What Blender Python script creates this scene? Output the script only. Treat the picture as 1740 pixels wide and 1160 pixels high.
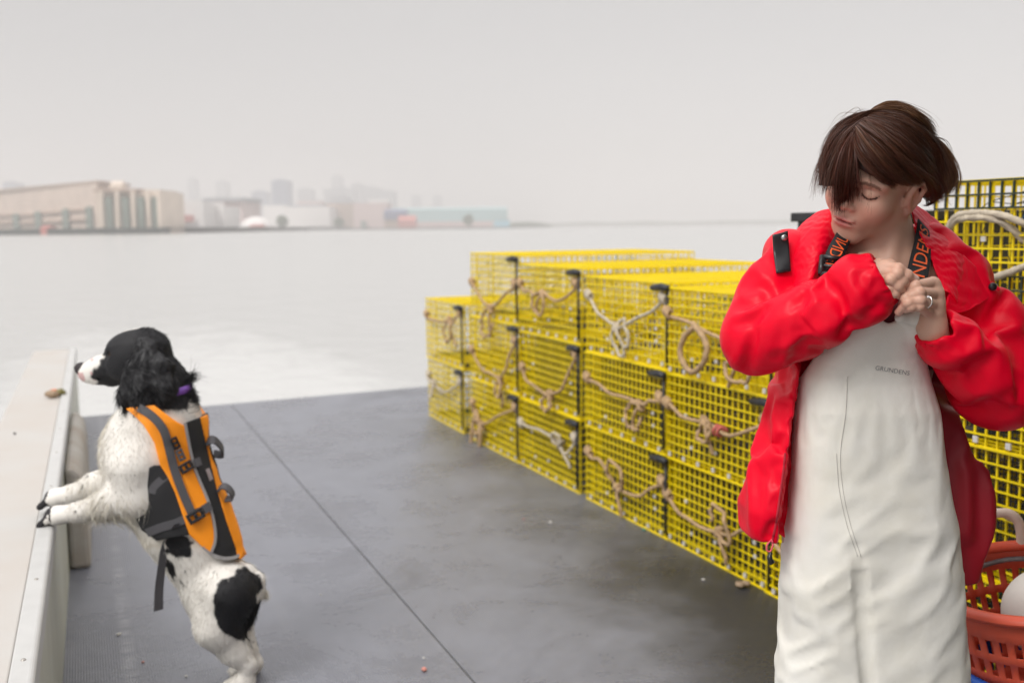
import bpy, bmesh, math, random
import numpy as np
from mathutils import Vector, Matrix, noise as mnoise
SC = bpy.context.scene
for o in list(bpy.data.objects): bpy.data.objects.remove(o)
COL = SC.collection
R_ = math.radians
# ------------------------------------------------------------------ camera
FPX = 1740 * 35 / 36.0
PITCH, ROLL, YAW, CH = R_(-6.6), R_(0.6), R_(-23.3), 1.4
c_fw = np.array([math.sin(-YAW) * math.cos(PITCH), math.cos(YAW) * math.cos(PITCH), math.sin(PITCH)])
r0 = np.array([math.cos(YAW), math.sin(YAW), 0.0]); u0 = np.cross(r0, c_fw)
c_R = r0 * math.cos(ROLL) - u0 * math.sin(ROLL); c_U = u0 * math.cos(ROLL) + r0 * math.sin(ROLL)
c_C = np.array([0, 0, CH]); dirh = np.array([math.sin(-YAW), math.cos(YAW), 0.0])
cam_d = bpy.data.cameras.new('camera'); cam = bpy.data.objects.new('camera', cam_d); COL.objects.link(cam)
cam.matrix_world = Matrix(((c_R[0], c_U[0], -c_fw[0], 0), (c_R[1], c_U[1], -c_fw[1], 0), (c_R[2], c_U[2], -c_fw[2], CH), (0, 0, 0, 1)))
cam_d.lens = 35; cam_d.sensor_width = 36; cam_d.clip_start = 0.05; cam_d.clip_end = 20000
cam_d.dof.use_dof = True; cam_d.dof.focus_distance = 1.78; cam_d.dof.aperture_fstop = 3.5
SC.camera = cam
# ------------------------------------------------------------------ world, sun, exposure
SUN_EL, SUN_AZ = R_(48), R_(-118)          # azimuth from +Y, negative = towards -X (left of the boat)
W = bpy.data.worlds.new('World'); SC.world = W; W.use_nodes = True
nt = W.node_tree; nt.nodes.clear()
def nn(tree, typ, **kw):
    n = tree.nodes.new(typ)
    for k, v in kw.items(): setattr(n, k, v)
    return n
sky = nn(nt, 'ShaderNodeTexSky', sky_type='NISHITA', sun_disc=False, sun_elevation=SUN_EL, sun_rotation=SUN_AZ)
hsv = nn(nt, 'ShaderNodeHueSaturation'); hsv.inputs['Saturation'].default_value = 0.12
bg1 = nn(nt, 'ShaderNodeBackground'); bg1.inputs[1].default_value = 0.06
# overcast deck: even near the horizon, brighter overhead
tc = nn(nt, 'ShaderNodeTexCoord'); sep = nn(nt, 'ShaderNodeSeparateXYZ')
mr = nn(nt, 'ShaderNodeMapRange', interpolation_type='SMOOTHSTEP')
mr.inputs[1].default_value = 0.17; mr.inputs[2].default_value = 0.9; mr.inputs[3].default_value = 0.275; mr.inputs[4].default_value = 1.7
bg2 = nn(nt, 'ShaderNodeBackground'); bg2.inputs[0].default_value = (0.99, 0.96, 0.95, 1)
add = nn(nt, 'ShaderNodeAddShader'); wo = nn(nt, 'ShaderNodeOutputWorld')
L = nt.links.new
L(sky.outputs[0], hsv.inputs['Color']); L(hsv.outputs[0], bg1.inputs[0])
L(tc.outputs['Generated'], sep.inputs[0]); L(sep.outputs[2], mr.inputs[0]); L(mr.outputs[0], bg2.inputs[1])
L(bg1.outputs[0], add.inputs[0]); L(bg2.outputs[0], add.inputs[1]); L(add.outputs[0], wo.inputs[0])
sd = bpy.data.lights.new('sun', 'SUN'); so = bpy.data.objects.new('sun', sd); COL.objects.link(so)
sd.energy = 2.6; sd.angle = R_(20); sd.color = (1.0, 0.97, 0.93)
sdir = Vector((math.sin(SUN_AZ) * math.cos(SUN_EL), math.cos(SUN_AZ) * math.cos(SUN_EL), math.sin(SUN_EL)))
so.rotation_euler = sdir.to_track_quat('Z', 'Y').to_euler(); so.location = (0, 0, 30)
SC.view_settings.view_transform = 'Standard'; SC.view_settings.look = 'None'; SC.view_settings.gamma = 1
SC.view_settings.exposure = 0.0
SC.cycles.use_denoising = True
SC.cycles.max_bounces = 8; SC.cycles.volume_bounces = 1; SC.cycles.transparent_max_bounces = 12
SC.cycles.sample_clamp_indirect = 8
# ------------------------------------------------------------------ pixel rays (1740 x 1160 photograph) to points
def ray(px, py): return c_fw + c_R * ((px - 870) / FPX) - c_U * ((py - 580) / FPX)
def ground(px, py, z=0.0):
    d = ray(px, py); return c_C + d * ((z - CH) / d[2])
def atX(px, py, X): d = ray(px, py); return c_C + d * (X / d[0])
def atD(px, py, D): d = ray(px, py); return c_C + d * (D / (d @ dirh))
def proj(P):
    v = P - c_C; z = v @ c_fw
    return 870 + FPX * (v @ c_R) / z, 580 - FPX * (v @ c_U) / z
# ------------------------------------------------------------------ object helpers
def new_mesh(name, V, Fc, mats=(), smooth=True, vcol=None, midx=None):
    me = bpy.data.meshes.new(name)
    if isinstance(V, np.ndarray) and isinstance(Fc, np.ndarray):
        k = Fc.shape[1]; me.vertices.add(len(V)); me.vertices.foreach_set('co', V.astype(np.float32).ravel())
        me.loops.add(Fc.size); me.loops.foreach_set('vertex_index', Fc.astype(np.int32).ravel())
        me.polygons.add(len(Fc)); me.polygons.foreach_set('loop_start', np.arange(0, Fc.size, k, dtype=np.int32))
        me.polygons.foreach_set('loop_total', np.full(len(Fc), k, np.int32))
    else:
        me.from_pydata([tuple(map(float, v)) for v in V], [], [tuple(int(i) for i in f) for f in Fc])
    if smooth: me.polygons.foreach_set('use_smooth', np.ones(len(me.polygons), bool))
    for m in mats: me.materials.append(m)
    if midx is not None: me.polygons.foreach_set('material_index', np.asarray(midx, np.int32))
    if vcol is not None:
        a = me.color_attributes.new('Col', 'FLOAT_COLOR', 'POINT')
        c = np.ones((len(V), 4), np.float32); c[:, :3] = vcol; a.data.foreach_set('color', c.ravel())
    me.update(calc_edges=True); me.validate()
    return me
def link(name, me, parent=None, loc=None, rz=None):
    o = bpy.data.objects.new(name, me); COL.objects.link(o)
    if parent: o.parent = parent
    if loc is not None: o.location = loc
    if rz is not None: o.rotation_euler = (0, 0, rz)
    return o
def tag(o, label, cat=None, group=None, kind=None):
    if label: o['label'] = label
    if cat: o['category'] = cat
    if group: o['group'] = group
    if kind: o['kind'] = kind
    return o
def empty(name, loc=(0, 0, 0), rz=0.0):
    o = bpy.data.objects.new(name, None); COL.objects.link(o); o.location = loc; o.rotation_euler = (0, 0, rz)
    o.empty_display_size = 0.1; return o
class MB:
    """collects boxes, rods and tubes into one mesh"""
    def __init__(s): s.v = []; s.f = []; s.m = []; s.mi = 0
    def quad_mesh(s, V, Fs):
        b = len(s.v); s.v.extend([tuple(map(float, p)) for p in V])
        for f in Fs: s.f.append(tuple(b + int(i) for i in f)); s.m.append(s.mi)
    def box(s, lo, hi, bev=0.0):
        x0, y0, z0 = lo; x1, y1, z1 = hi
        s.quad_mesh([(x0, y0, z0), (x1, y0, z0), (x1, y1, z0), (x0, y1, z0), (x0, y0, z1), (x1, y0, z1), (x1, y1, z1), (x0, y1, z1)],
                    [(0, 3, 2, 1), (4, 5, 6, 7), (0, 1, 5, 4), (1, 2, 6, 5), (2, 3, 7, 6), (3, 0, 4, 7)])
    def rod(s, a, b, r, n=4, caps=True):
        s.tube([a, b], r, n, caps)
    def tube(s, pts, r, n=8, caps=True, lobes=0, pitch=0.05, closed=False):
        P = np.array(pts, float); m = len(P)
        T = np.gradient(P, axis=0); T /= np.linalg.norm(T, axis=1)[:, None] + 1e-9
        ref = np.array([0, 0, 1.0]) if abs(T[0][2]) < 0.9 else np.array([1.0, 0, 0])
        N = np.cross(T[0], ref); N /= np.linalg.norm(N)
        rr = np.broadcast_to(np.array(r, float), (m,)); V = []; acc = 0.0
        for i in range(m):
            N = N - T[i] * (N @ T[i]); N /= np.linalg.norm(N) + 1e-9; B = np.cross(T[i], N)
            if i: acc += np.linalg.norm(P[i] - P[i - 1])
            for k in range(n):
                a = 2 * math.pi * (k + 0.5) / n
                q = rr[i] * (1 + (0.2 * math.cos(lobes * a + acc / pitch * 2 * math.pi) if lobes else 0))
                V.append(P[i] + (N * math.cos(a) + B * math.sin(a)) * q)
        Fs = [(i * n + k, i * n + (k + 1) % n, (i + 1) * n + (k + 1) % n, (i + 1) * n + k) for i in range(m - 1) for k in range(n)]
        if caps: Fs += [tuple(range(n))[::-1], tuple((m - 1) * n + k for k in range(n))]
        s.quad_mesh(V, Fs)
    def lathe(s, prof, n=24, c=(0, 0, 0)):
        V = []; m = len(prof)
        for r, z in prof:
            for k in range(n):
                a = 2 * math.pi * k / n; V.append((c[0] + r * math.cos(a), c[1] + r * math.sin(a), c[2] + z))
        s.quad_mesh(V, [(i * n + k, i * n + (k + 1) % n, (i + 1) * n + (k + 1) % n, (i + 1) * n + k) for i in range(m - 1) for k in range(n)])
    def build(s, name, mat, parent=None, smooth=False, loc=None, rz=None, bevel=0.0):
        mats = mat if isinstance(mat, (list, tuple)) else [mat]
        me = new_mesh(name, s.v, s.f, mats, smooth, midx=s.m if len(mats) > 1 else None)
        o = link(name, me, parent, loc, rz)
        if bevel:
            b = o.modifiers.new('bevel', 'BEVEL'); b.width = bevel; b.segments = 2; b.limit_method = 'ANGLE'
        return o
def spline(P, n):
    """Catmull-Rom through the rows of P (any dimension), n samples"""
    P = np.array(P, float); m = len(P)
    if m == 2:
        t = np.linspace(0, 1, n).reshape((-1,) + (1,) * (P.ndim - 1)); return P[0] * (1 - t) + P[1] * t
    Q = np.concatenate([(2 * P[0] - P[1])[None], P, (2 * P[-1] - P[-2])[None]])
    t = np.linspace(0, m - 1 - 1e-6, n); i = t.astype(int); f = (t - i).reshape((-1,) + (1,) * (P.ndim - 1))
    a, b, c, d = Q[i], Q[i + 1], Q[i + 2], Q[i + 3]
    return 0.5 * (2 * b + (c - a) * f + (2 * a - 5 * b + 4 * c - d) * f ** 2 + (3 * b - a - 3 * c + d) * f ** 3)
def sheet_grid(G, nu, nv):
    """smooth grid through control points G[i][j] -> (nu*nv,3) verts and quads"""
    G = np.array(G, float); A = spline(G, nu); A = spline(np.swapaxes(A, 0, 1), nv); A = np.swapaxes(A, 0, 1)
    V = A.reshape(-1, 3); i, j = np.meshgrid(np.arange(nu - 1), np.arange(nv - 1), indexing='ij'); b = (i * nv + j).ravel()
    return V, np.stack([b, b + 1, b + nv + 1, b + nv], 1)
# ------------------------------------------------------------------ materials
def mat(name, col, rough=0.6, var=0.0, vscale=8.0, bump=0.0, bscale=60.0, metal=0.0, spec=0.5, sss=0.0, attr=False, sheen=0.0, coat=0.0, col2=None, stretch=None, obj_var=0.0, bdist=0.002, trans=0.0):
    m = bpy.data.materials.new(name); m.use_nodes = True; t = m.node_tree; p = t.nodes['Principled BSDF']
    p.inputs['Roughness'].default_value = rough; p.inputs['Metallic'].default_value = metal
    p.inputs['Specular IOR Level'].default_value = spec; p.inputs['Base Color'].default_value = (*col, 1)
    p.inputs['Coat Weight'].default_value = coat; p.inputs['Sheen Weight'].default_value = sheen
    if sss: p.inputs['Subsurface Weight'].default_value = sss; p.inputs['Subsurface Radius'].default_value = (0.012, 0.005, 0.003); p.inputs['Subsurface Scale'].default_value = 1.0
    tcn = nn(t, 'ShaderNodeTexCoord'); src = tcn.outputs['Object']
    if stretch:
        mp = nn(t, 'ShaderNodeMapping'); mp.inputs['Scale'].default_value = stretch; t.links.new(src, mp.inputs[0]); src = mp.outputs[0]
    out = None
    if attr:
        at = nn(t, 'ShaderNodeAttribute', attribute_name='Col'); out = at.outputs['Color']
    if var or col2:
        nz = nn(t, 'ShaderNodeTexNoise'); nz.inputs['Scale'].default_value = vscale; nz.inputs['Detail'].default_value = 6; nz.inputs['Roughness'].default_value = 0.65
        t.links.new(src, nz.inputs['Vector'])
        r = nn(t, 'ShaderNodeMapRange'); r.inputs[1].default_value = 0.3; r.inputs[2].default_value = 0.7
        t.links.new(nz.outputs['Fac'], r.inputs[0])
        mx = nn(t, 'ShaderNodeMix', data_type='RGBA')
        if col2:
            mx.inputs[6].default_value = (*col, 1); mx.inputs[7].default_value = (*col2, 1)
            if out: t.links.new(out, mx.inputs[6])
            t.links.new(r.outputs[0], mx.inputs[0])
        else:
            mx.blend_type = 'MULTIPLY'; mx.inputs[0].default_value = 1.0
            if out: t.links.new(out, mx.inputs[6])
            else: mx.inputs[6].default_value = (*col, 1)
            r.inputs[3].default_value = 1 - var; r.inputs[4].default_value = 1 + var
            t.links.new(r.outputs[0], mx.inputs[7])
        out = mx.outputs[2]
    if out: t.links.new(out, p.inputs['Base Color'])
    if bump:
        nb = nn(t, 'ShaderNodeTexNoise'); nb.inputs['Scale'].default_value = bscale; nb.inputs['Detail'].default_value = 4
        t.links.new(src, nb.inputs['Vector'])
        b = nn(t, 'ShaderNodeBump'); b.inputs['Strength'].default_value = bump; b.inputs['Distance'].default_value = bdist
        t.links.new(nb.outputs['Fac'], b.inputs['Height']); t.links.new(b.outputs[0], p.inputs['Normal'])
    return m
# ------------------------------------------------------------------ signed-distance modelling (continuous bodies and clothes)
def _h(ix, iy, iz):
    n = (ix * 374761393 + iy * 668265263 + iz * 2147483647 * 3 + 1013) & 0x7fffffff
    n = ((n ^ (n >> 13)) * 1274126177) & 0x7fffffff
    return ((n ^ (n >> 16)) & 0xffff) / 32767.5 - 1
def vnoise(P):
    """value noise, about -1..1"""
    I = np.floor(P).astype(np.int64); f = (P - I).astype(np.float32); f = f * f * (3 - 2 * f)
    x, y, z = I[:, 0], I[:, 1], I[:, 2]; fx, fy, fz = f[:, 0], f[:, 1], f[:, 2]
    def c(a, b, d): return _h(x + a, y + b, z + d)
    x00 = c(0, 0, 0) * (1 - fx) + c(1, 0, 0) * fx; x10 = c(0, 1, 0) * (1 - fx) + c(1, 1, 0) * fx
    x01 = c(0, 0, 1) * (1 - fx) + c(1, 0, 1) * fx; x11 = c(0, 1, 1) * (1 - fx) + c(1, 1, 1) * fx
    return ((x00 * (1 - fy) + x10 * fy) * (1 - fz) + (x01 * (1 - fy) + x11 * fy) * fz).astype(np.float32)
def cap(P, a, b, ra, rb=None):
    a = np.asarray(a, np.float32); b = np.asarray(b, np.float32); rb = ra if rb is None else rb
    pa = P - a; ba = b - a; h = np.clip((pa @ ba) / (ba @ ba + 1e-12), 0, 1)
    q = pa - h[:, None] * ba
    return np.sqrt(np.einsum('ij,ij->i', q, q)) - (ra + (rb - ra) * h)
def ell(P, c, r, rot=None):
    q = P - np.asarray(c, np.float32)
    if rot is not None: q = q @ np.asarray(rot, np.float32)      # rot columns = ellipsoid axes
    r = np.asarray(r, np.float32); a = q / r; b = a / r
    k0 = np.sqrt(np.einsum('ij,ij->i', a, a)); k1 = np.sqrt(np.einsum('ij,ij->i', b, b)) + 1e-9
    return k0 * (k0 - 1) / k1
def smin(a, b, k):
    h = np.maximum(k - np.abs(a - b), 0) / k; return np.minimum(a, b) - h * h * k * 0.25
def smax(a, b, k): return -smin(-a, -b, k)
def chain(P, pts, rs, k=0.01):
    d = None
    for i in range(len(pts) - 1):
        e = cap(P, pts[i], pts[i + 1], rs[i], rs[i + 1]); d = e if d is None else smin(d, e, k)
    return d
def poly2(x, y, poly):
    """signed distance to a polygon, negative inside"""
    poly = np.asarray(poly, np.float32); d = np.full(x.shape, 1e9, np.float32); s = np.zeros(x.shape, bool)
    n = len(poly); j = n - 1
    for i in range(n):
        ex, ey = poly[j] - poly[i]; wx, wy = x - poly[i][0], y - poly[i][1]
        h = np.clip((wx * ex + wy * ey) / (ex * ex + ey * ey + 1e-9), 0, 1)
        d = np.minimum(d, (wx - ex * h) ** 2 + (wy - ey * h) ** 2)
        c = (poly[i][1] > y) != (poly[j][1] > y)
        xi = (poly[j][0] - poly[i][0]) * (y - poly[i][1]) / (poly[j][1] - poly[i][1] + 1e-9) + poly[i][0]
        s ^= c & (x < xi); j = i
    d = np.sqrt(d); return np.where(s, -d, d)
def sdf_mesh(fn, lo, hi, h, B=8, slack=2.2, project=1):
    """mesh the zero surface of fn (takes (N,3) float32) with sparse blocks and surface nets"""
    lo = np.asarray(lo, np.float32); hi = np.asarray(hi, np.float32)
    nb = np.ceil((hi - lo) / (h * B)).astype(int); n = nb * B
    def ev(P):
        return np.concatenate([fn(P[i:i + 400000]).astype(np.float32) for i in range(0, len(P), 400000)])
    bi = np.stack(np.meshgrid(*[np.arange(k) for k in nb], indexing='ij'), -1).reshape(-1, 3)
    dc = ev((lo + (bi + 0.5) * B * h - 0.5 * h).astype(np.float32))
    V = np.repeat(np.repeat(np.repeat(dc.reshape(nb), B, 0), B, 1), B, 2)
    act = bi[np.abs(dc) < B * h * 0.87 * slack]
    off = np.stack(np.meshgrid(*[np.arange(B)] * 3, indexing='ij'), -1).reshape(-1, 3)
    for s in range(0, len(act), 1500):
        idx = (act[s:s + 1500, None, :] * B + off[None]).reshape(-1, 3)
        V[idx[:, 0], idx[:, 1], idx[:, 2]] = ev((lo + idx * h).astype(np.float32))
    V[0], V[-1], V[:, 0], V[:, -1], V[:, :, 0], V[:, :, -1] = (np.abs(x) + 1e-4 for x in (V[0], V[-1], V[:, 0], V[:, -1], V[:, :, 0], V[:, :, -1]))
    S = V < 0
    cs = np.zeros(tuple(n - 1), np.uint8)
    sl = [slice(0, -1), slice(1, None)]
    for a in range(2):
        for b in range(2):
            for c in range(2): cs += S[sl[a], sl[b], sl[c]]
    cells = np.argwhere((cs > 0) & (cs < 8)); cid = np.full(tuple(n - 1), -1, np.int32)
    cid[cells[:, 0], cells[:, 1], cells[:, 2]] = np.arange(len(cells))
    acc = np.zeros((len(cells), 3), np.float32); cnt = np.zeros(len(cells), np.float32)
    cr = [(a, b, c) for a in (0, 1) for b in (0, 1) for c in (0, 1)]
    val = {q: V[cells[:, 0] + q[0], cells[:, 1] + q[1], cells[:, 2] + q[2]] for q in cr}
    for p in cr:
        for ax in range(3):
            if p[ax] == 0:
                q = list(p); q[ax] = 1; q = tuple(q); v0, v1 = val[p], val[q]; m = (v0 < 0) != (v1 < 0)
                t = np.where(m, v0 / np.where(m, v0 - v1, 1), 0)
                pt = np.array(p, np.float32)[None] + np.zeros((len(cells), 1), np.float32); pt[:, ax] += t
                acc += pt * m[:, None]; cnt += m
    X = lo + (cells + acc / cnt[:, None]) * h; X = X.astype(np.float32)
    quads = []
    for ax in range(3):
        a1, a2 = [(1, 2), (2, 0), (0, 1)][ax]
        s0 = [slice(1, -1)] * 3; s1 = [slice(1, -1)] * 3; s0[ax] = slice(0, -1); s1[ax] = slice(1, None)
        A, Bm = S[tuple(s0)], S[tuple(s1)]; e = np.argwhere(A != Bm)
        base = e.copy(); base[:, a1] += 1; base[:, a2] += 1
        fl = A[e[:, 0], e[:, 1], e[:, 2]]
        def g(d1, d2):
            c = base.copy(); c[:, a1] -= d1; c[:, a2] -= d2; return cid[c[:, 0], c[:, 1], c[:, 2]]
        q = np.stack([g(1, 1), g(0, 1), g(0, 0), g(1, 0)], 1); q[~fl] = q[~fl][:, ::-1]; quads.append(q)
    Q = np.concatenate(quads); Q = Q[(Q >= 0).all(1)]
    for _ in range(project):
        d = ev(X); e = 0.5 * h
        G = np.stack([ev(X + np.eye(3, dtype=np.float32)[i] * e) - ev(X - np.eye(3, dtype=np.float32)[i] * e) for i in range(3)], 1) / (2 * e)
        g2 = np.maximum((G * G).sum(1), 0.3); st = np.clip(d / g2, -h * 0.7, h * 0.7); X = (X - G * st[:, None]).astype(np.float32)
    return X, Q
def normals_of(V, Q):
    n = np.cross(V[Q[:, 2]] - V[Q[:, 0]], V[Q[:, 3 % Q.shape[1]]] - V[Q[:, 1]]) if Q.shape[1] == 4 else np.cross(V[Q[:, 1]] - V[Q[:, 0]], V[Q[:, 2]] - V[Q[:, 0]])
    N = np.zeros_like(V)
    for k in range(Q.shape[1]): np.add.at(N, Q[:, k], n)
    return N / (np.linalg.norm(N, axis=1)[:, None] + 1e-12)
def strands(paths, width, rng, cols=None, tip=0.15):
    """paths (N,M,3) -> tapering three-sided hairs; returns verts, quads, colours"""
    N, M, _ = paths.shape
    T = np.gradient(paths, axis=1); T /= np.linalg.norm(T, axis=2)[..., None] + 1e-9
    rv = rng.normal(size=(N, 1, 3)); A = np.cross(T, rv); A /= np.linalg.norm(A, axis=2)[..., None] + 1e-9
    w = np.broadcast_to(np.asarray(width, float).reshape(-1, 1), (N, 1)) * np.linspace(1, tip, M)[None] ** 0.7
    a = paths - A * w[..., None] * 0.5; b = paths + A * w[..., None] * 0.5
    V = np.stack([a, b], 2).reshape(N * M * 2, 3)
    i, j = np.meshgrid(np.arange(N), np.arange(M - 1), indexing='ij'); k = ((i * M + j) * 2).ravel()
    Q = np.stack([k, k + 1, k + 3, k + 2], 1)
    C = None if cols is None else np.repeat(cols, M * 2, axis=0)
    return V, Q, C
# ================================================================== setting: water, land, deck, bulwarks, city
rng = np.random.default_rng(7); random.seed(7)
WZ = -0.70
def water_mat():
    m = bpy.data.materials.new('harbour_water'); m.use_nodes = True; t = m.node_tree; p = t.nodes['Principled BSDF']
    p.inputs['Base Color'].default_value = (0.40, 0.40, 0.39, 1); p.inputs['Roughness'].default_value = 0.22; p.inputs['IOR'].default_value = 1.33
    g = nn(t, 'ShaderNodeNewGeometry'); mp = nn(t, 'ShaderNodeMapping'); mp.inputs['Scale'].default_value = (1.0, 0.55, 1); mp.inputs['Rotation'].default_value = (0, 0, 0.5)
    t.links.new(g.outputs['Position'], mp.inputs[0])
    n1 = nn(t, 'ShaderNodeTexNoise'); n1.inputs['Scale'].default_value = 0.8; n1.inputs['Detail'].default_value = 7; n1.inputs['Roughness'].default_value = 0.6; n1.inputs['Distortion'].default_value = 0.4
    t.links.new(mp.outputs[0], n1.inputs['Vector'])
    b = nn(t, 'ShaderNodeBump'); b.inputs['Strength'].default_value = 0.3; b.inputs['Distance'].default_value = 0.22
    t.links.new(n1.outputs['Fac'], b.inputs['Height']); t.links.new(b.outputs[0], p.inputs['Normal'])
    # wake foam spreading astern of the boat
    sp = nn(t, 'ShaderNodeSeparateXYZ'); t.links.new(g.outputs['Position'], sp.inputs[0])
    ax = nn(t, 'ShaderNodeMath', operation='SUBTRACT'); ax.inputs[1].default_value = 1.3; t.links.new(sp.outputs[0], ax.inputs[0])
    ab = nn(t, 'ShaderNodeMath', operation='ABSOLUTE'); t.links.new(ax.outputs[0], ab.inputs[0])
    wr = nn(t, 'ShaderNodeMapRange', interpolation_type='SMOOTHSTEP'); wr.inputs[1].default_value = 1.0; wr.inputs[2].default_value = 4.2; wr.inputs[3].default_value = 1; wr.inputs[4].default_value = 0
    t.links.new(ab.outputs[0], wr.inputs[0])
    yr = nn(t, 'ShaderNodeMapRange', interpolation_type='SMOOTHSTEP'); yr.inputs[1].default_value = 9; yr.inputs[2].default_value = 34; yr.inputs[3].default_value = 1; yr.inputs[4].default_value = 0.0
    t.links.new(sp.outputs[1], yr.inputs[0])
    n2 = nn(t, 'ShaderNodeTexNoise'); n2.inputs['Scale'].default_value = 1.5; n2.inputs['Detail'].default_value = 8; n2.inputs['Roughness'].default_value = 0.7
    t.links.new(mp.outputs[0], n2.inputs['Vector'])
    m1 = nn(t, 'ShaderNodeMath', operation='MULTIPLY'); t.links.new(wr.outputs[0], m1.inputs[0]); t.links.new(yr.outputs[0], m1.inputs[1])
    m2 = nn(t, 'ShaderNodeMath', operation='ADD'); t.links.new(m1.outputs[0], m2.inputs[0]); t.links.new(n2.outputs['Fac'], m2.inputs[1])
    fr = nn(t, 'ShaderNodeMapRange', interpolation_type='SMOOTHSTEP'); fr.inputs[1].default_value = 0.8; fr.inputs[2].default_value = 1.35
    t.links.new(m2.outputs[0], fr.inputs[0])
    mx = nn(t, 'ShaderNodeMix', data_type='RGBA'); mx.inputs[6].default_value = (0.40, 0.40, 0.39, 1); mx.inputs[7].default_value = (0.50, 0.50, 0.49, 1)
    t.links.new(fr.outputs[0], mx.inputs[0]); t.links.new(mx.outputs[2], p.inputs['Base Color'])
    return m
S = 5200.0
tag(link('water', new_mesh('water', [(-S, -200, WZ), (S, -200, WZ), (S, S, WZ), (-S, S, WZ)], [(0, 1, 2, 3)], [water_mat()], False)), 'pale calm harbour water', kind='structure')

def deck_mat():
    m = bpy.data.materials.new('wet_rubber_deck'); m.use_nodes = True; t = m.node_tree; p = t.nodes['Principled BSDF']; p.inputs['Specular IOR Level'].default_value = 0.85
    tcn = nn(t, 'ShaderNodeTexCoord'); o = tcn.outputs['Object']
    n1 = nn(t, 'ShaderNodeTexNoise'); n1.inputs['Scale'].default_value = 1.6; n1.inputs['Detail'].default_value = 12; n1.inputs['Roughness'].default_value = 0.74; n1.inputs['Distortion'].default_value = 0.5
    t.links.new(o, n1.inputs['Vector'])
    cr = nn(t, 'ShaderNodeValToRGB'); cr.color_ramp.elements[0].position = 0.3; cr.color_ramp.elements[0].color = (0.098, 0.102, 0.122, 1)
    cr.color_ramp.elements[1].position = 0.72; cr.color_ramp.elements[1].color = (0.20, 0.208, 0.243, 1)
    t.links.new(n1.outputs['Fac'], cr.inputs[0])
    # dried salt scuffs: streaks along the boat
    mp = nn(t, 'ShaderNodeMapping'); mp.inputs['Scale'].default_value = (14, 0.9, 1); t.links.new(o, mp.inputs[0])
    n2 = nn(t, 'ShaderNodeTexNoise'); n2.inputs['Scale'].default_value = 1.0; n2.inputs['Detail'].default_value = 8; n2.inputs['Roughness'].default_value = 0.75; t.links.new(mp.outputs[0], n2.inputs['Vector'])
    r2 = nn(t, 'ShaderNodeMapRange'); r2.inputs[1].default_value = 0.55; r2.inputs[2].default_value = 0.82; r2.inputs[4].default_value = 0.3; t.links.new(n2.outputs['Fac'], r2.inputs[0])
    mx = nn(t, 'ShaderNodeMix', data_type='RGBA'); mx.inputs[7].default_value = (0.27, 0.27, 0.29, 1); t.links.new(r2.outputs[0], mx.inputs[0]); t.links.new(cr.outputs[0], mx.inputs[6])
    # a worn, scratched track beside the bulwark (own shape, at fixed x)
    sp = nn(t, 'ShaderNodeSeparateXYZ'); t.links.new(o, sp.inputs[0])
    s1 = nn(t, 'ShaderNodeMath', operation='SUBTRACT'); s1.inputs[1].default_value = 0.07; t.links.new(sp.outputs[0], s1.inputs[0])
    s2 = nn(t, 'ShaderNodeMath', operation='ABSOLUTE'); t.links.new(s1.outputs[0], s2.inputs[0])
    s3 = nn(t, 'ShaderNodeMapRange', interpolation_type='SMOOTHSTEP'); s3.inputs[1].default_value = 0.0; s3.inputs[2].default_value = 0.035; s3.inputs[3].default_value = 1; s3.inputs[4].default_value = 0; t.links.new(s2.outputs[0], s3.inputs[0])
    mp3 = nn(t, 'ShaderNodeMapping'); mp3.inputs['Scale'].default_value = (6, 55, 1); t.links.new(o, mp3.inputs[0])
    n3 = nn(t, 'ShaderNodeTexNoise'); n3.inputs['Scale'].default_value = 1; n3.inputs['Detail'].default_value = 5; t.links.new(mp3.outputs[0], n3.inputs['Vector'])
    r3 = nn(t, 'ShaderNodeMapRange'); r3.inputs[1].default_value = 0.42; r3.inputs[2].default_value = 0.7; r3.inputs[4].default_value = 0.55; t.links.new(n3.outputs['Fac'], r3.inputs[0])
    s4 = nn(t, 'ShaderNodeMath', operation='MULTIPLY'); t.links.new(s3.outputs[0], s4.inputs[0]); t.links.new(r3.outputs[0], s4.inputs[1])
    mx2 = nn(t, 'ShaderNodeMix', data_type='RGBA'); mx2.inputs[7].default_value = (0.40, 0.40, 0.42, 1); t.links.new(s4.outputs[0], mx2.inputs[0]); t.links.new(mx.outputs[2], mx2.inputs[6])
    dx = nn(t, 'ShaderNodeMapRange', interpolation_type='SMOOTHSTEP'); dx.inputs[1].default_value = 1.25; dx.inputs[2].default_value = 2.2; t.links.new(sp.outputs[0], dx.inputs[0])  # painted shade: base colour darkens towards the foot of the near traps
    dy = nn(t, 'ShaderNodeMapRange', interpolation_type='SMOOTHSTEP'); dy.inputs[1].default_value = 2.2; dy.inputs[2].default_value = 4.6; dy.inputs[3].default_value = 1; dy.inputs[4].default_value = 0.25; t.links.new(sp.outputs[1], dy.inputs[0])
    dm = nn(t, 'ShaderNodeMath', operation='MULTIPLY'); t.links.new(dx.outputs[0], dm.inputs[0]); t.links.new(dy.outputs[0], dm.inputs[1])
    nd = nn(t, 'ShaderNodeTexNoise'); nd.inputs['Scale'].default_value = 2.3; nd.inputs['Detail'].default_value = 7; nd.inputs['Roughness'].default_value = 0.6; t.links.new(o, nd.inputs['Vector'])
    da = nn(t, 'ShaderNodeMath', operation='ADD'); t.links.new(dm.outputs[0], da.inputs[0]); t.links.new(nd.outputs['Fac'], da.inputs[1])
    dr = nn(t, 'ShaderNodeMapRange', interpolation_type='SMOOTHSTEP'); dr.inputs[1].default_value = 0.6; dr.inputs[2].default_value = 1.3; t.links.new(da.outputs[0], dr.inputs[0])
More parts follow.
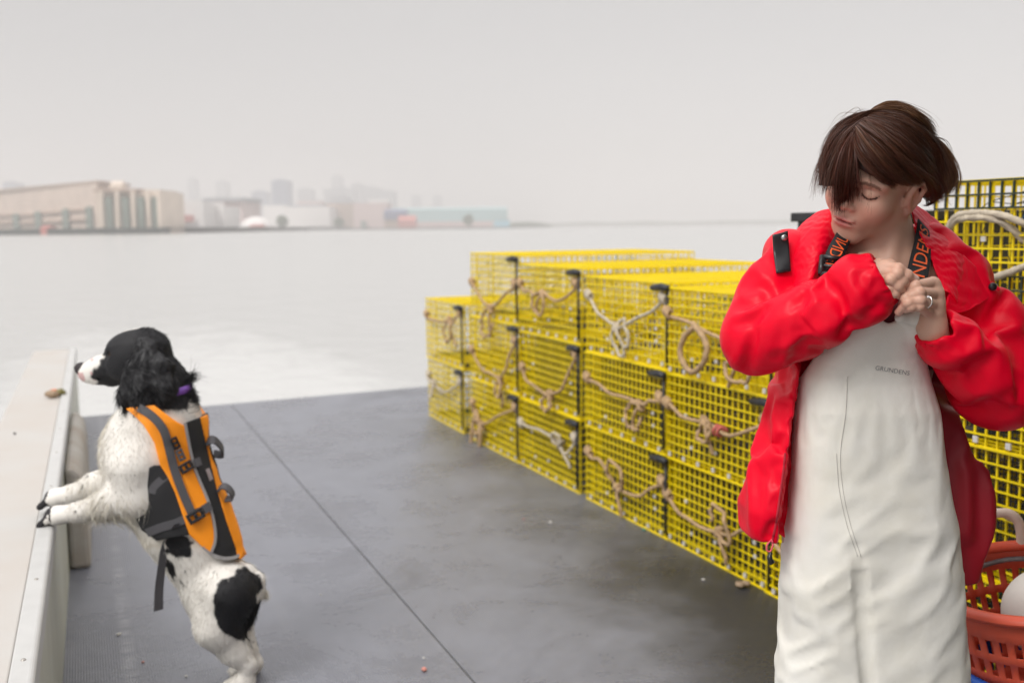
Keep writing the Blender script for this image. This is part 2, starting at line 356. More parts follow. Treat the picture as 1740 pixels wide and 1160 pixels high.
    mx3 = nn(t, 'ShaderNodeMix', data_type='RGBA'); mx3.inputs[7].default_value = (0.030, 0.032, 0.040, 1); t.links.new(dr.outputs[0], mx3.inputs[0]); t.links.new(mx2.outputs[2], mx3.inputs[6])
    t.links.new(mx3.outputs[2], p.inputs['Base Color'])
    rr = nn(t, 'ShaderNodeMapRange'); rr.inputs[1].default_value = 0.35; rr.inputs[2].default_value = 0.68; rr.inputs[3].default_value = 0.22; rr.inputs[4].default_value = 0.38
    t.links.new(n1.outputs['Fac'], rr.inputs[0]); t.links.new(rr.outputs[0], p.inputs['Roughness'])
    # fine ribbing of the mat plus grit
    wv = nn(t, 'ShaderNodeTexWave', wave_type='BANDS', bands_direction='X'); wv.inputs['Scale'].default_value = 38; wv.inputs['Distortion'].default_value = 0.2; t.links.new(o, wv.inputs['Vector'])
    n4 = nn(t, 'ShaderNodeTexNoise'); n4.inputs['Scale'].default_value = 130; n4.inputs['Detail'].default_value = 3; t.links.new(o, n4.inputs['Vector'])
    ad = nn(t, 'ShaderNodeMath', operation='ADD'); t.links.new(wv.outputs['Fac'], ad.inputs[0]); t.links.new(n4.outputs['Fac'], ad.inputs[1])
    b = nn(t, 'ShaderNodeBump'); b.inputs['Strength'].default_value = 0.35; b.inputs['Distance'].default_value = 0.0025
    t.links.new(ad.outputs[0], b.inputs['Height']); t.links.new(b.outputs[0], p.inputs['Normal'])
    return m
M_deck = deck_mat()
M_groove = mat('deck_seam', (0.012, 0.012, 0.013), 0.7)
M_hull = mat('hull_gelcoat', (0.55, 0.56, 0.55), 0.4, var=0.08, vscale=3)
M_cream = mat('gunwale_gelcoat', (0.46, 0.45, 0.43), 0.42, vscale=2.2, col2=(0.44, 0.40, 0.36), bump=0.12, bscale=30)
M_trim = mat('trim_strip', (0.46, 0.46, 0.45), 0.45, var=0.06, vscale=12, bump=0.15, bscale=40)
M_face = mat('bulwark_face', (0.50, 0.51, 0.44), 0.45, vscale=4, col2=(0.40, 0.40, 0.33), stretch=(1, 1, 0.4))
M_screw = mat('screw_head', (0.40, 0.38, 0.35), 0.4, metal=0.8)
M_ply = mat('weathered_plank', (0.42, 0.41, 0.385), 0.75, vscale=5, col2=(0.30, 0.25, 0.20))
XL, XR, YN, YF = -0.13, 4.0, -1.6, 8.15
# deck: a crowned sheet of rubber mats butted along the boat; two seams between
mb = MB(); xs = [XL - .05, 1.043, 1.049, 3.0, 3.006, XR]
for k in range(5):
    mb.mi = 1 if k in (1, 3) else 0
    z = -0.006 if mb.mi else 0.0
    xa, xb = xs[k], xs[k + 1]; yf = lambda x: YF + 0.13 * (x - 0.4) / 2.0
    mb.quad_mesh([(xa, YN, z), (xb, YN, z), (xb, yf(xb), z), (xa, yf(xa), z)], [(0, 1, 2, 3)])
    if not mb.mi: mb.quad_mesh([(xa, yf(xa), 0), (xb, yf(xb), 0), (xb, yf(xb), -0.03), (xa, yf(xa), -0.03)], [(0, 3, 2, 1)])
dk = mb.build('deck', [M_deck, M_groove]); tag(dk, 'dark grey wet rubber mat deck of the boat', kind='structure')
mb = MB(); mb.quad_mesh([(XL - .2, YN, -.03), (XR + .2, YN, -.03), (XR + .2, YF + .22, -.03), (XL - .2, YF - .03, -.03), (XL - .1, YN, -1.2), (XR + .1, YN, -1.2), (XR + .1, YF + .2, -1.2), (XL - .1, YF - .05, -1.2)],
              [(0, 1, 2, 3), (0, 4, 5, 1), (1, 5, 6, 2), (2, 6, 7, 3), (3, 7, 4, 0)])
tag(mb.build('boat_hull', M_hull), 'white hull of the boat below its deck', kind='structure')
# port bulwark
GZ = 0.50
bw = empty('bulwark', (XL - .030, 0, 0), -.0105); tag(bw, 'cream white boat bulwark with wide flat cap that the dog leans on', 'bulwark')
def prism(name, prof, ya, yb, m, parent, bevel=0.0, cut=0.0):
    """profile (x,z) swept along the boat"""
    n = len(prof); b = MB(); V = [(x, ya, z) for x, z in prof] + [(x, yb + cut * (z - GZ), z) for x, z in prof]
    b.quad_mesh(V, [tuple(range(n))[::-1], tuple(range(n, 2 * n))] + [(i, (i + 1) % n, n + (i + 1) % n, n + i) for i in range(n)])
    o = b.build(name, m, parent, bevel=bevel); o.location = (0, 0, 0); return o
bx = -XL
prism('inner_face', [(-.05 - 0, 0.0), (0.0, 0.0), (0.0, GZ - .045), (-.05, GZ - .045)], YN, 8.2, M_face, bw)
prism('gunwale_cap', [(-.295, GZ - .042), (-.045, GZ - .042), (-.045, GZ), (-.285, GZ + .002), (-.295, GZ - .006)], YN, 8.3, M_cream, bw, 0.004)
prism('trim_strip', [(-.043, GZ - .05), (.006, GZ - .05), (.006, GZ + .004), (-.002, GZ + .010), (-.043, GZ + .010)], YN, 8.3, M_trim, bw, 0.004)
prism('outer_side', [(-.30, -1.2), (-.25, -1.2), (-.25, GZ - .044), (-.29, GZ - .044)], YN, 8.25, M_hull, bw)
for k in range(14):
    b = MB(); y = 0.7 + k * 0.52 + rng.uniform(-.04, .04); b.lathe([(0.0, 0.0125), (.004, 0.0125), (.0055, 0.0105), (.0055, 0.009)], 10, (-.02, y, GZ)); b.build('screw', M_screw, bw, True)
pk = prism('liner_plank', [(0.003, 0.0), (.085, 0.0), (.08, .32), (.07, .39), (.04, .425), (.003, .43)], 4.4, 5.9, M_ply, bw, 0.02, 1.0)
# starboard bulwark behind the traps
bs = empty('bulwark', (XR, 0, 0)); tag(bs, 'starboard bulwark standing behind the stacked yellow traps', 'bulwark')
prism('inner_face', [(0, 0), (.05, 0), (.05, GZ - .045), (0, GZ - .045)], YN, 8.3, M_face, bs)
prism('gunwale_cap', [(-.01, GZ - .042), (.245, GZ - .042), (.245, GZ), (-.01, GZ)], YN, 8.4, M_cream, bs, 0.004)
# unseen roofed house, added out of frame to block sky light from starboard
M_wh = mat('shade_house_paint', (0.16, 0.17, 0.18), 0.6, var=.1, vscale=3); M_glass = mat('dark_glass', (0.02, 0.025, 0.03), 0.08)
wh = empty('shade_house', (2.6, -.4, 0)); tag(wh, 'unseen grey house with overhanging roof, added to block sky light', 'shade_house')
def wbox(nm, lo, hi, m, p=wh): b = MB(); b.box(np.array(lo) - (2.6, -.4, 0), np.array(hi) - (2.6, -.4, 0)); return b.build(nm, m, p, bevel=.01)
wbox('roof', (.75, -1.6, 2.12), (4.0, 1.15, 2.2), M_wh); wbox('bulkhead', (2.0, .50, 0), (4.0, .56, 2.118), M_wh); wbox('side_wall', (3.94, -1.6, 0), (4.0, .498, 2.118), M_wh); wbox('front_wall', (.75, -1.6, 0), (3.938, -1.54, 2.118), M_wh); wbox('post', (.78, -.9, 0), (.86, -.82, 2.118), M_wh)
# ------------------------------------------------------------------ the far shore
M_tan = mat('tan_brick', (0.56, 0.45, 0.38), 0.8, var=0.12, vscale=0.08); M_tan2 = mat('pale_stone', (0.62, 0.52, 0.43), 0.8, var=0.1, vscale=0.08)
M_brown = mat('far_brown', (0.36, 0.26, 0.20), 0.8); M_green = mat('copper_green_window', (0.15, 0.19, 0.16), 0.5)
M_white = mat('far_white', (0.72, 0.69, 0.67), 0.7); M_pink = mat('far_pink', (0.55, 0.42, 0.40), 0.8); M_red = mat('far_red', (0.42, 0.13, 0.11), 0.7)
M_grey = mat('far_grey', (0.30, 0.31, 0.33), 0.8); M_blue = mat('far_blue_glass', (0.14, 0.17, 0.24), 0.5); M_teal = mat('teal_roof', (0.30, 0.45, 0.46), 0.6)
M_navy = mat('navy_roof', (0.08, 0.10, 0.20), 0.6); M_sky = mat('light_blue_wall', (0.30, 0.55, 0.66), 0.6); M_dark = mat('dark_pier', (0.012, 0.022, 0.018), 0.8)
M_tree = mat('far_foliage', (0.07, 0.11, 0.05), 0.9, var=0.4, vscale=0.5); M_trunk = mat('far_trunk', (0.08, 0.06, 0.04), 0.9)
def far_box(name, px0, px1, ytop, D, depth, m, parent=None, ybot=None, D1=None, roof=None):
    """a block whose front runs from pixel column px0 to px1, at real distance D (to D1), up to pixel row ytop"""
    D1 = D if D1 is None else D1
    a, c = atD(px0, ytop, D), atD(px1, ytop, D1); zt = a[2]; zb = WZ if ybot is None else atD(px0, ybot, D)[2]
    f = dirh * depth; lo = [np.array([*q[:2], zb]) for q in (a, c, c + f, a + f)]; hi = [np.array([*q[:2], zt]) for q in (a, c, c + f, a + f)]
    b = MB(); b.quad_mesh(lo + hi, [(0, 3, 2, 1), (4, 5, 6, 7), (0, 1, 5, 4), (1, 2, 6, 5), (2, 3, 7, 6), (3, 0, 4, 7)])
    if roof:
        ra, rc = (hi[0] + hi[3]) / 2, (hi[1] + hi[2]) / 2; ra[2] += roof; rc[2] += roof
        b.quad_mesh(hi + [ra, rc], [(0, 1, 5, 4), (2, 3, 4, 5), (1, 2, 5), (3, 0, 4)])
    return b.build(name, m, parent)
def building(label, cat='building', name='building', group=None): e = empty(name); tag(e, label, cat, group); return e
e = building('long tan brick warehouse on the pier at far left of the shore', 'warehouse', 'warehouse')
far_box('wall', -120, 166, 336, 800, 45, M_tan, e, D1=575); far_box('roof', -125, 169, 333.5, 795, 48, M_brown, e, 337, D1=573)
WD = lambda p: 1 / ((1 / 800) + ((1 / 575) - (1 / 800)) * (p + 120) / 286) - 3
for p in (26, 63, 110, 150): far_box('window', p - 5, p + 5, 350 + (160 - p) * .1, WD(p - 5), 2, M_green, e, 393, D1=WD(p + 5))
for p0, p1, y0, y1 in ((-40, 20, 366, 370), (32, 57, 364, 368), (69, 104, 360, 364), (116, 144, 356, 360), (-40, 20, 378, 382), (32, 57, 377, 381), (69, 104, 375, 379), (116, 144, 372, 376)):
    far_box('window_band', p0, p1, y0, WD(p0), 2, M_brown, e, y1, D1=WD(p1))
e = building('ornate pale stone pier headhouse with tall dark window bays', 'headhouse', 'headhouse')
far_box('wall', 162, 272, 326, 560, 40, M_tan2, e); far_box('parapet', 158, 232, 321, 555, 44, M_brown, e, 326); far_box('pediment', 186, 206, 314, 556, 8, M_tan2, e, 321, roof=2.2)
far_box('corner_tower', 246, 272, 322.5, 556, 30, M_tan2, e)
for p in (183, 211, 237, 262): far_box('window', p - 5.5, p + 5.5, 335, 553, 3, M_green, e, 388)
far_box('base', 150, 262, 388, 548, 4, M_dark, e)
for p in (170, 197, 224, 250, 268): far_box('pilaster', p - 2.5, p + 2.5, 324, 551, 3, M_tan2, e, 388)
e = building('low grey roofed block behind the tan warehouse', group=None); far_box('wall', 20, 150, 331, 1100, 60, M_grey, e); far_box('roof', 60, 158, 326, 1150, 30, M_grey, e)
e = building('low white waterfront shed with red lettered board', 'shed', 'pier_shed'); far_box('wall', 271, 345, 342, 820, 60, M_white, e); far_box('sign_board', 284, 328, 366, 815, 2, M_red, e, 377)
e = building('white warehouse block in front of the red brick mill', 'building'); far_box('wall', 338, 380, 351, 850, 50, M_white, e)
e = building('dull red brick mill beside the white warehouse'); far_box('wall', 345, 412, 340, 1000, 70, M_pink, e); far_box('roof', 343, 414, 336, 995, 74, M_grey, e, 342)
tn = MB(); c0 = atD(436, 392, 860); rad = 15.0
tn.lathe([(rad * math.cos(a), 12.5 * math.sin(a)) for a in np.linspace(0, 1.57, 9)], 28, (c0[0], c0[1], WZ))
tag(tn.build('domed_tent', M_white, smooth=True), 'white domed tent on the far shore between the mill and the towers', 'tent')
e = building('small red boathouse at the foot of the white dome', 'boathouse', 'boathouse'); far_box('wall', 424, 446, 383.5, 840, 12, M_red, e, roof=1.0)
e = building('small red shed on the pier below the warehouse', 'shed', 'shed'); far_box('wall', 68, 84, 386, 540, 8, M_red, e, roof=.8)
tw = [(4, 25, 310, 1700, M_blue, 'dim bluish tower above the left warehouse roof'), (318, 330, 304, 2300, M_grey, 'thin pale tower left of the dome'), (366, 384, 309, 2300, M_grey, 'faint slab tower right behind the red brick mill'),
      (427, 453, 326, 1900, M_blue, 'squat blue grey tower behind the white dome'), (461, 489, 307, 1600, M_blue, 'darkest blue grey tower, standing apart in the skyline'), (505, 530, 322, 2000, M_grey, 'grey mid height tower right of the darkest tower'),
      (563, 580, 300, 2300, M_grey, 'tallest thin tower of the hazy skyline'), (549, 602, 321, 1900, M_grey, 'broad grey block at the foot of the tallest tower'), (596, 616, 313, 2100, M_grey, 'pale tower just right of the tallest tower'),
      (612, 645, 319, 2000, M_grey, 'wide pale office slab in the middle of the skyline'), (642, 671, 325, 1900, M_grey, 'rightmost grey office slab of the skyline cluster'), (699, 714, 333, 2400, M_grey, 'left one of two faint towers above the teal shed'),
      (735, 750, 333, 2500, M_grey, 'right one of two faint towers above the teal shed')]
for a, b_, yt, D, m, lab in tw:
    e = building(lab, 'tower', 'tower', 'hazy skyline towers'); D *= 1.15; far_box('wall', a, b_, yt, D, 40, m, e); far_box('plant_room', a + (b_ - a) * .25, b_ - (b_ - a) * .25, yt - 2.2, D + 8, 20, m, e, yt + .5)
e = building('long pale apartment row on the shore below the skyline', 'apartments'); far_box('wall', 482, 560, 352, 1250, 50, M_white, e); far_box('roof', 490, 548, 348, 1260, 30, M_grey, e, 353)
e = building('grey brown waterfront block left of the pink block'); far_box('wall', 540, 606, 346, 1300, 50, M_brown, e); far_box('roof', 552, 598, 343, 1310, 28, M_grey, e, 347)
e = building('square pink waterfront block with a dark doorway'); far_box('wall', 600, 656, 345, 1200, 60, M_pink, e); far_box('door', 613, 622, 375, 1196, 2, M_green, e)
e = building('low stone house with a navy blue roof by the teal shed', 'house', 'house'); far_box('wall', 653, 682, 372, 1130, 20, M_brown, e); far_box('roof', 652, 690, 360, 1128, 24, M_navy, e, 373, roof=3)
e = building('red gabled boathouse before the teal shed', 'boathouse', 'boathouse'); far_box('wall', 676, 706, 375, 1100, 20, M_red, e, roof=5.5)
e = building('long teal roofed waterfront shed with pink lower wall', 'shed', 'pier_shed'); far_box('roof', 664, 862, 357, 1250, 60, M_teal, e, 377, roof=3); far_box('wall', 700, 840, 377, 1245, 62, M_pink, e)
e = building('light blue box building at the right end of the teal shed'); far_box('wall', 839, 866, 374, 1150, 25, M_sky, e); far_box('roof', 838, 867, 373, 1149, 27, M_teal, e, 374.5)
for a, b_, yt, D, m, lab in ((268, 300, 350, 950, M_pink, 'pale pink block rising behind the white pier shed'), (384, 410, 352, 1300, M_grey, 'grey block between the mill and the dome'), (404, 432, 345, 1500, M_white, 'white block rising behind the dome'), (446, 484, 349, 1500, M_white, 'white block below the darkest tower'), (505, 545, 342, 1600, M_pink, 'pinkish block behind the pale apartment row'), (560, 590, 334, 1700, M_grey, 'grey block below the tallest tower'), (626, 660, 338, 1700, M_white, 'pale block rising behind the pink block')):
    e = building(lab); far_box('wall', a, b_, yt, D, 40, m, e); far_box('roof', a + 3, b_ - 3, yt - 1.5, D + 6, 22, M_grey, e, yt + .4)
# quay edges, low land
def land(name, pts, h, depth, label):
    b = MB(); V = []
    for px, D in pts:
        q = atD(px, 385, D); V += [(q[0], q[1], WZ - .3), (q[0], q[1], WZ + h), (*(q + dirh * depth)[:2], WZ + h), (*(q + dirh * depth)[:2], WZ - .3)]
    Fs = [(4 * i + k, 4 * i + (k + 1) % 4, 4 * i + 4 + (k + 1) % 4, 4 * i + 4 + k) for i in range(len(pts) - 1) for k in range(4)] + [(0, 1, 2, 3), tuple(4 * len(pts) - 4 + k for k in (3, 2, 1, 0))]
    b.quad_mesh(V, Fs); tag(b.build(name, M_dark), label, kind='structure')
land('quay', [(-160, 640), (0, 545), (160, 535), (272, 545), (400, 800), (462, 830)], 3.4, 400, 'dark stone quay under the pier buildings')
land('shore', [(455, 1050), (560, 1060), (700, 1060), (866, 1090), (935, 1400)], 1.6, 900, 'low dark shoreline below the city')
def hill(name, prof, D, label):
    b = MB(); V = []
    for px, yt in prof:
        q = atD(px, yt, D); V += [(q[0], q[1], WZ - .5), (q[0], q[1], q[2]), (*(q + dirh * 300)[:2], q[2] - 1), (*(q + dirh * 300)[:2], WZ - .5)]
    n = len(prof); b.quad_mesh(V, [(4 * i + k, 4 * i + (k + 1) % 4, 4 * i + 4 + (k + 1) % 4, 4 * i + 4 + k) for i in range(n - 1) for k in range(4)] + [(0, 1, 2, 3), tuple(4 * n - 4 + k for k in (3, 2, 1, 0))])
    tag(b.build(name, M_tree), label, kind='structure')
hill('low_headland', [(866, 379), (880, 377.5), (900, 377), (920, 378.5), (938, 382)], 1500, 'low faint headland at the end of the shore')
hill('distant_shore', [(925, 380), (960, 378.5), (1000, 376.5), (1040, 378), (1100, 376), (1160, 377.2), (1230, 375), (1300, 374.5), (1420, 374), (1800, 370)], 2300, 'barely visible distant shore on the horizon')
def far_tree(px, ybase, ytop, w, D, label):
    e = empty('tree'); tag(e, label, 'tree', 'trees on the far shore'); q = atD(px, ybase, D); H = atD(px, ytop, D)[2] - WZ; r = w / 2 / FPX * D
    t = MB(); t.tube([(q[0], q[1], WZ), (q[0], q[1], WZ + H * .55)], [r * .12, r * .06], 6); t.build('trunk', M_trunk, e)
    b = MB()
    for k in range(260):
        v = rng.normal(size=3); v /= np.linalg.norm(v); v *= rng.uniform(.45, 1) ** .6; s = r * .22
        c = np.array([q[0] + v[0] * r, q[1] + v[1] * r, WZ + H * .62 + v[2] * H * .38]); a1 = rng.normal(size=3); a1 /= np.linalg.norm(a1); a2 = np.cross(a1, rng.normal(size=3)); a2 /= np.linalg.norm(a2)
        b.quad_mesh([c - a1 * s, c + a2 * s, c + a1 * s, c - a2 * s], [(0, 1, 2, 3)])
    b.build('crown', M_tree, e)
far_tree(480, 388, 366, 20, 1040, 'dark tree on the shore just right of the white dome')
far_tree(576, 388, 370, 16, 1045, 'small tree before the grey brown block')
far_tree(796, 387, 364, 18, 1075, 'tree standing before the teal roofed shed')
# ------------------------------------------------------------------ fog over the harbour
hz = bpy.data.materials.new('haze'); hz.use_nodes = True; t = hz.node_tree; t.nodes.remove(t.nodes['Principled BSDF'])
pv = nn(t, 'ShaderNodeVolumePrincipled'); pv.inputs['Color'].default_value = (0.755, 0.74, 0.735, 1); pv.inputs['Density'].default_value = 0.00072; pv.inputs['Anisotropy'].default_value = 0.0
t.links.new(pv.outputs[0], t.nodes['Material Output'].inputs['Volume'])
b = MB(); b.box((-S - 100, -260, WZ - 1.6), (S + 100, S + 100, 210)); o = b.build('haze', hz); tag(o, 'pale fog over the harbour', kind='stuff')
# ================================================================== lobster traps
M_yel = mat('yellow_coated_wire', (0.80, 0.62, 0.0), 0.42, var=0.10, vscale=7)
M_blk = mat('black_coated_wire', (0.015, 0.03, 0.022), 0.4)
M_rub = mat('black_rubber', (0.018, 0.018, 0.020), 0.5)
M_rope = mat('tan_rope', (0.40, 0.27, 0.15), 0.9, var=0.3, vscale=40, bump=0.6, bscale=300)
M_rope2 = mat('pale_rope', (0.46, 0.40, 0.31), 0.9, var=0.25, vscale=50, bump=0.6, bscale=300)
M_net = mat('dark_green_twine', (0.02, 0.12, 0.07), 0.8); M_netd = mat('dark_twine', (0.03, 0.032, 0.03), 0.85)
M_netw = mat('white_twine', (0.62, 0.62, 0.58), 0.8)
M_clip = mat('hog_ring', (0.75, 0.73, 0.70), 0.35, metal=0.3); M_tagm = mat('white_plastic_tag', (0.8, 0.8, 0.78), 0.4)
M_org = mat('orange_plastic', (0.62, 0.12, 0.02), 0.5); M_bluer = mat('blue_twine', (0.01, 0.07, 0.18), 0.7); M_redr = mat('red_twine', (0.5, 0.12, 0.1), 0.7)
M_conc = mat('concrete_runner', (0.09, 0.085, 0.08), 0.9)
TW, TH, TL, PIT = 0.77, 0.373, 1.20, 0.0385         # width along the boat, height, length across, mesh pitch
def wire_panel(b, o, du, dv, nu, nv, r):
    """grid of welded wire: nu cells along du, nv along dv; the two directions lie one wire apart"""
    o = np.array(o, float); du = np.array(du, float); dv = np.array(dv, float); n = np.cross(du, dv); n /= np.linalg.norm(n)
    for i in range(nu + 1): b.rod(o + du * i + n * r * .9, o + du * i + dv * nv + n * r * .9, r, 4, False)
    for j in range(nv + 1): b.rod(o + dv * j - n * r * .9, o + dv * j + du * nu - n * r * .9, r, 4, False)
def cage_mesh(r=0.0033):
    b = MB(); nw, nh, nl = 20, 10, 31; w, h, l = TW / nw, TH / nh, TL / nl; hy = TW / 2
    wire_panel(b, (0, -hy, 0), (0, w, 0), (0, 0, h), nw, nh, r * 1.15)                 # end facing the deck
    wire_panel(b, (TL, -hy, 0), (0, w, 0), (0, 0, h), nw, nh, r)
    wire_panel(b, (0, -hy, 0), (l, 0, 0), (0, 0, h), nl, nh, r); wire_panel(b, (0, hy, 0), (l, 0, 0), (0, 0, h), nl, nh, r)
    wire_panel(b, (0, -hy, 0), (l, 0, 0), (0, w, 0), nl, nw, r); wire_panel(b, (0, -hy, TH), (l, 0, 0), (0, w, 0), nl, nw, r)
    wire_panel(b, (.45, -hy, 0), (0, w * 2, 0), (0, 0, h * 2), nw // 2, nh // 2, r)     # inner wall between kitchen and parlour
    b.mi = 1; rg = np.random.default_rng(3)
    for k in range(7): b.box((-.009, -.33 + k * .11 - .008, .012), (-.003, -.33 + k * .11 + .008, .030))
    for k in range(5): y, z = rg.uniform(-.34, .34), rg.uniform(.05, .33); b.box((-.009, y - .008, z - .007), (-.003, y + .008, z + .007))
    return new_mesh('wire_cage', b.v, b.f, [M_yel, M_clip], False, midx=b.m)
ME_cage = cage_mesh()
def head_mesh(seed, m, part=0):
    """a funnel of knotted twine inside the trap"""
    rg = np.random.default_rng(seed); b = MB(); n = 14
    R = lambda s: np.array([(.04 + .36 * s, (TW / 2 - .02) * (1 - .72 * s) * math.cos(a), TH / 2 + .03 * s + (TH / 2 - .02) * (1 - .6 * s) * math.sin(a)) for a in np.linspace(0, 2 * math.pi, n + 1)])
    rows = [R(s) for s in np.linspace(0, 1, 7)]
    for a in rows: b.tube(a, .0016, 3, False)
    for i in range(6):
        for k in range(n):
            b.rod(rows[i][k], rows[i + 1][(k + (1 if i % 2 else 0)) % n], .0016, 3, False)
    if part: b = MB()
    for y in np.linspace(-.3, .3, 9) if part else (): b.rod((.8, y, .01), (.8 + rg.uniform(-.03, .03), y, TH - .01), .0018, 3, False)
    for z in np.linspace(.03, .34, 8) if part else (): b.rod((.8, -.36, z), (.8, .36, z + rg.uniform(-.02, .02)), .0018, 3, False)
    return new_mesh('netting_wall' if part else 'netting_head', b.v, b.f, [m], False)
ME_walls = [head_mesh(i, m, 1) for i, m in enumerate((M_netd, M_net, M_netw))]
ME_heads = [head_mesh(i, m) for i, m in enumerate((M_netd, M_net, M_netw))]
def liner_mesh():
    b = MB(); y = np.arange(-.375, .376, .0145); z = np.arange(.01, .37, .0145)
    for v in y: b.rod((.09, v, .006), (.09, v, TH - .006), .0022, 3, False)
    for v in z: b.rod((.091, -.38, v), (.091, .38, v), .0022, 3, False)
    return new_mesh('netting_panel', b.v, b.f, [M_netd], False)
ME_liner = liner_mesh()
def box_mesh(name, lo, hi, m): b = MB(); b.box(lo, hi); return new_mesh(name, b.v, b.f, [m], False)
ME_run = [box_mesh('runner', (.02, y, .006), (TL - .02, y + .05, .03), M_conc) for y in (-.34, .29)] + [box_mesh('ballast_slab', (.5, -.12, .008), (.75, .12, .05), M_conc)]
def clip_mesh():
    """rubber latch at the upper corner with its cord down the corner of the cage"""
    b = MB(); y = -TW / 2
    b.tube([(-.022, y - .01, TH - .018), (-.022, y + .04, TH - .014), (-.022, y + .115, TH - .022)], [.014, .017, .013], 10)
    b.tube([(-.012, y + .008, TH - .02), (-.016, y + .006, TH * .5), (-.012, y + .008, .03)], [.007, .006, .007], 6)
    return new_mesh('rubber_latch', b.v, b.f, [M_rub], True)
ME_clip = clip_mesh()
def bridle_mesh(seed, m):
    """rope bridle slung across the end of the trap, knotted, with a hanging becket loop"""
    rg = np.random.default_rng(seed); b = MB(); y0, y1 = -.36, .36; za, zb = rg.uniform(.20, .33), rg.uniform(.16, .30); R = .0078
    yl = rg.uniform(-.17, .20); zl = min(za, zb) - rg.uniform(.02, .13)
    if seed % 4 == 1: yl, zl = rg.uniform(-.26, -.18), za - .05
    sag = lambda a, c, s: [tuple(np.array(a) * (1 - t) + np.array(c) * t + np.array([-.022 * math.sin(math.pi * t) + rg.normal() * .004, rg.normal() * .010, -s * math.sin(math.pi * t) + rg.normal() * .008])) for t in (.0, .22, .45, .7, 1.0)]
    k0 = (-.03, yl, zl); b.tube(spline(sag((-.008, y0, za), k0, rg.uniform(.0, .07)), 34), R, 8, True, 3, .045); b.tube(spline(sag(k0, (-.008, y1, zb), rg.uniform(-.04, .06)), 34), R, 8, True, 3, .045)
    rr = rg.uniform(.035, .085); rz = rr * rg.uniform(1.3, 2.2); th = rg.uniform(-1.1, 1.1) + (math.pi * .6 * rg.choice([-1, 1]) if seed % 3 == 0 else 0); a1 = rg.uniform(4.6, 6.4)
    pts = []
    for a in np.linspace(0, a1, 16):
        u, v = rr * math.sin(a) * (1 + .12 * rg.normal()), -rz * (1 - math.cos(a)) * .5 * (1 + .06 * rg.normal()); pts.append((-.042 - .02 * math.sin(a / 2) + .004 * rg.normal(), yl + u * math.cos(th) - v * math.sin(th), zl + u * math.sin(th) + v * math.cos(th)))
    b.tube(spline(pts, 70), R, 8, True, 3, .045)
    ty = rg.uniform(-.1, .12); tl = rg.uniform(.06, .16)
    b.tube(spline([(-.03, yl, zl), (-.045, yl + ty * .5, zl - tl * .3), (-.04, yl + ty, zl - tl * .7), (-.035, yl + ty * 1.1 + rg.normal() * .02, zl - tl)], 20), R, 8, True, 3, .045)
    ax = rg.uniform(0, 3)
    for k in range(4): b.tube([(-.030 + .012 * math.cos(a), yl + (.009 * (k - 1.5)) * math.cos(ax) + .015 * math.sin(a) * math.sin(ax), zl + .011 * (k - 1.5) * math.sin(ax) + .013 * math.sin(a) * math.cos(ax)) for a in np.linspace(0, 6.3, 12)], .0080, 6, False)
    for s, z in ((y0, za), (y1 - .03, zb)):
        for k in range(4): b.tube([(-.010 + .014 * math.cos(a), s + .010 * k, z + .018 * math.sin(a) + .004 * k) for a in np.linspace(0, 6.3, 10)], .0088, 6, False)
    return new_mesh('rope_bridle', b.v, b.f, [m], True)
ME_br = [bridle_mesh(40 + i, M_rope if i % 5 else M_rope2) for i in range(24)]
TX = 2.34
cols = [(7.02, 2, 1.17, 'farthest column by the stern'), (6.08, 3, 1.09, 'second column from the stern'), (5.32, 3, 1.045, 'third column from the stern'),
        (4.47, 3, 1.015, 'fourth column from the stern'), (3.735, 3, 1.0, 'column just left of the red jacket'), (3.0, 3, 1.0, 'column behind the red sleeve'),
        (2.225, 4, 1.005, 'tall column right of the woman'), (1.445, 4, 1.005, 'column nearest the camera')]
tier = ['lowest', 'second lowest', 'third lowest', 'topmost']
traps = {}; G_T = 'yellow wire lobster traps stacked on the deck'; n_t = 0
for ci, (yf, nt_, sc, cn) in enumerate(cols):
    for k in range(nt_):
        e = empty('lobster_trap', (TX + rng.uniform(-.012, .012), yf - TW / 2 + rng.uniform(-.006, .006), k * (TH + .004) * sc), rng.uniform(-.012, .012)); e.scale = (1, 1, sc)
        tn_ = tier[k] if nt_ == 4 or k == 0 else ('topmost' if k == nt_ - 1 else 'middle')
        tag(e, f'{tn_} yellow wire lobster trap in the {cn}', 'lobster trap', G_T)
        link('wire_cage', ME_cage, e); hi_ = (ci * 2 + k) % 3 if k == nt_ - 1 else (0 if (ci + k) % 3 else 1); link('netting_head', ME_heads[hi_], e); link('netting_wall', ME_walls[hi_], e); [link('runner', q, e) for q in ME_run[:2]]; link('ballast_slab', ME_run[2], e)
        link('rubber_latch', ME_clip, e)
        if k < nt_ - 1 and ci > 1: link('netting_panel', ME_liner, e)
        if not (nt_ == 4 and k == 3): link('rope_bridle', ME_br[n_t % 24], e)
        traps[ci, k] = e; n_t += 1
# the two longest becket loops hang down over the traps below
def long_loop(e, yl, zt, w, d):
    b = MB(); q = [(-.03, yl + .02, zt), (-.045, yl - w, zt - d * .35), (-.05, yl - w * .9, zt - d * .75), (-.05, yl, zt - d), (-.05, yl + w * .8, zt - d * .7), (-.045, yl + w * .6, zt - d * .3), (-.03, yl, zt - .01)]
    b.tube(spline(q, 60), .012, 8, True, 3, .05); b.build('becket_loop', M_rope, e, True)
long_loop(traps[5, 2], .20, .30, .075, .42); long_loop(traps[1, 0], .22, .20, .08, .30); long_loop(traps[4, 2], .10, .24, .10, .20)
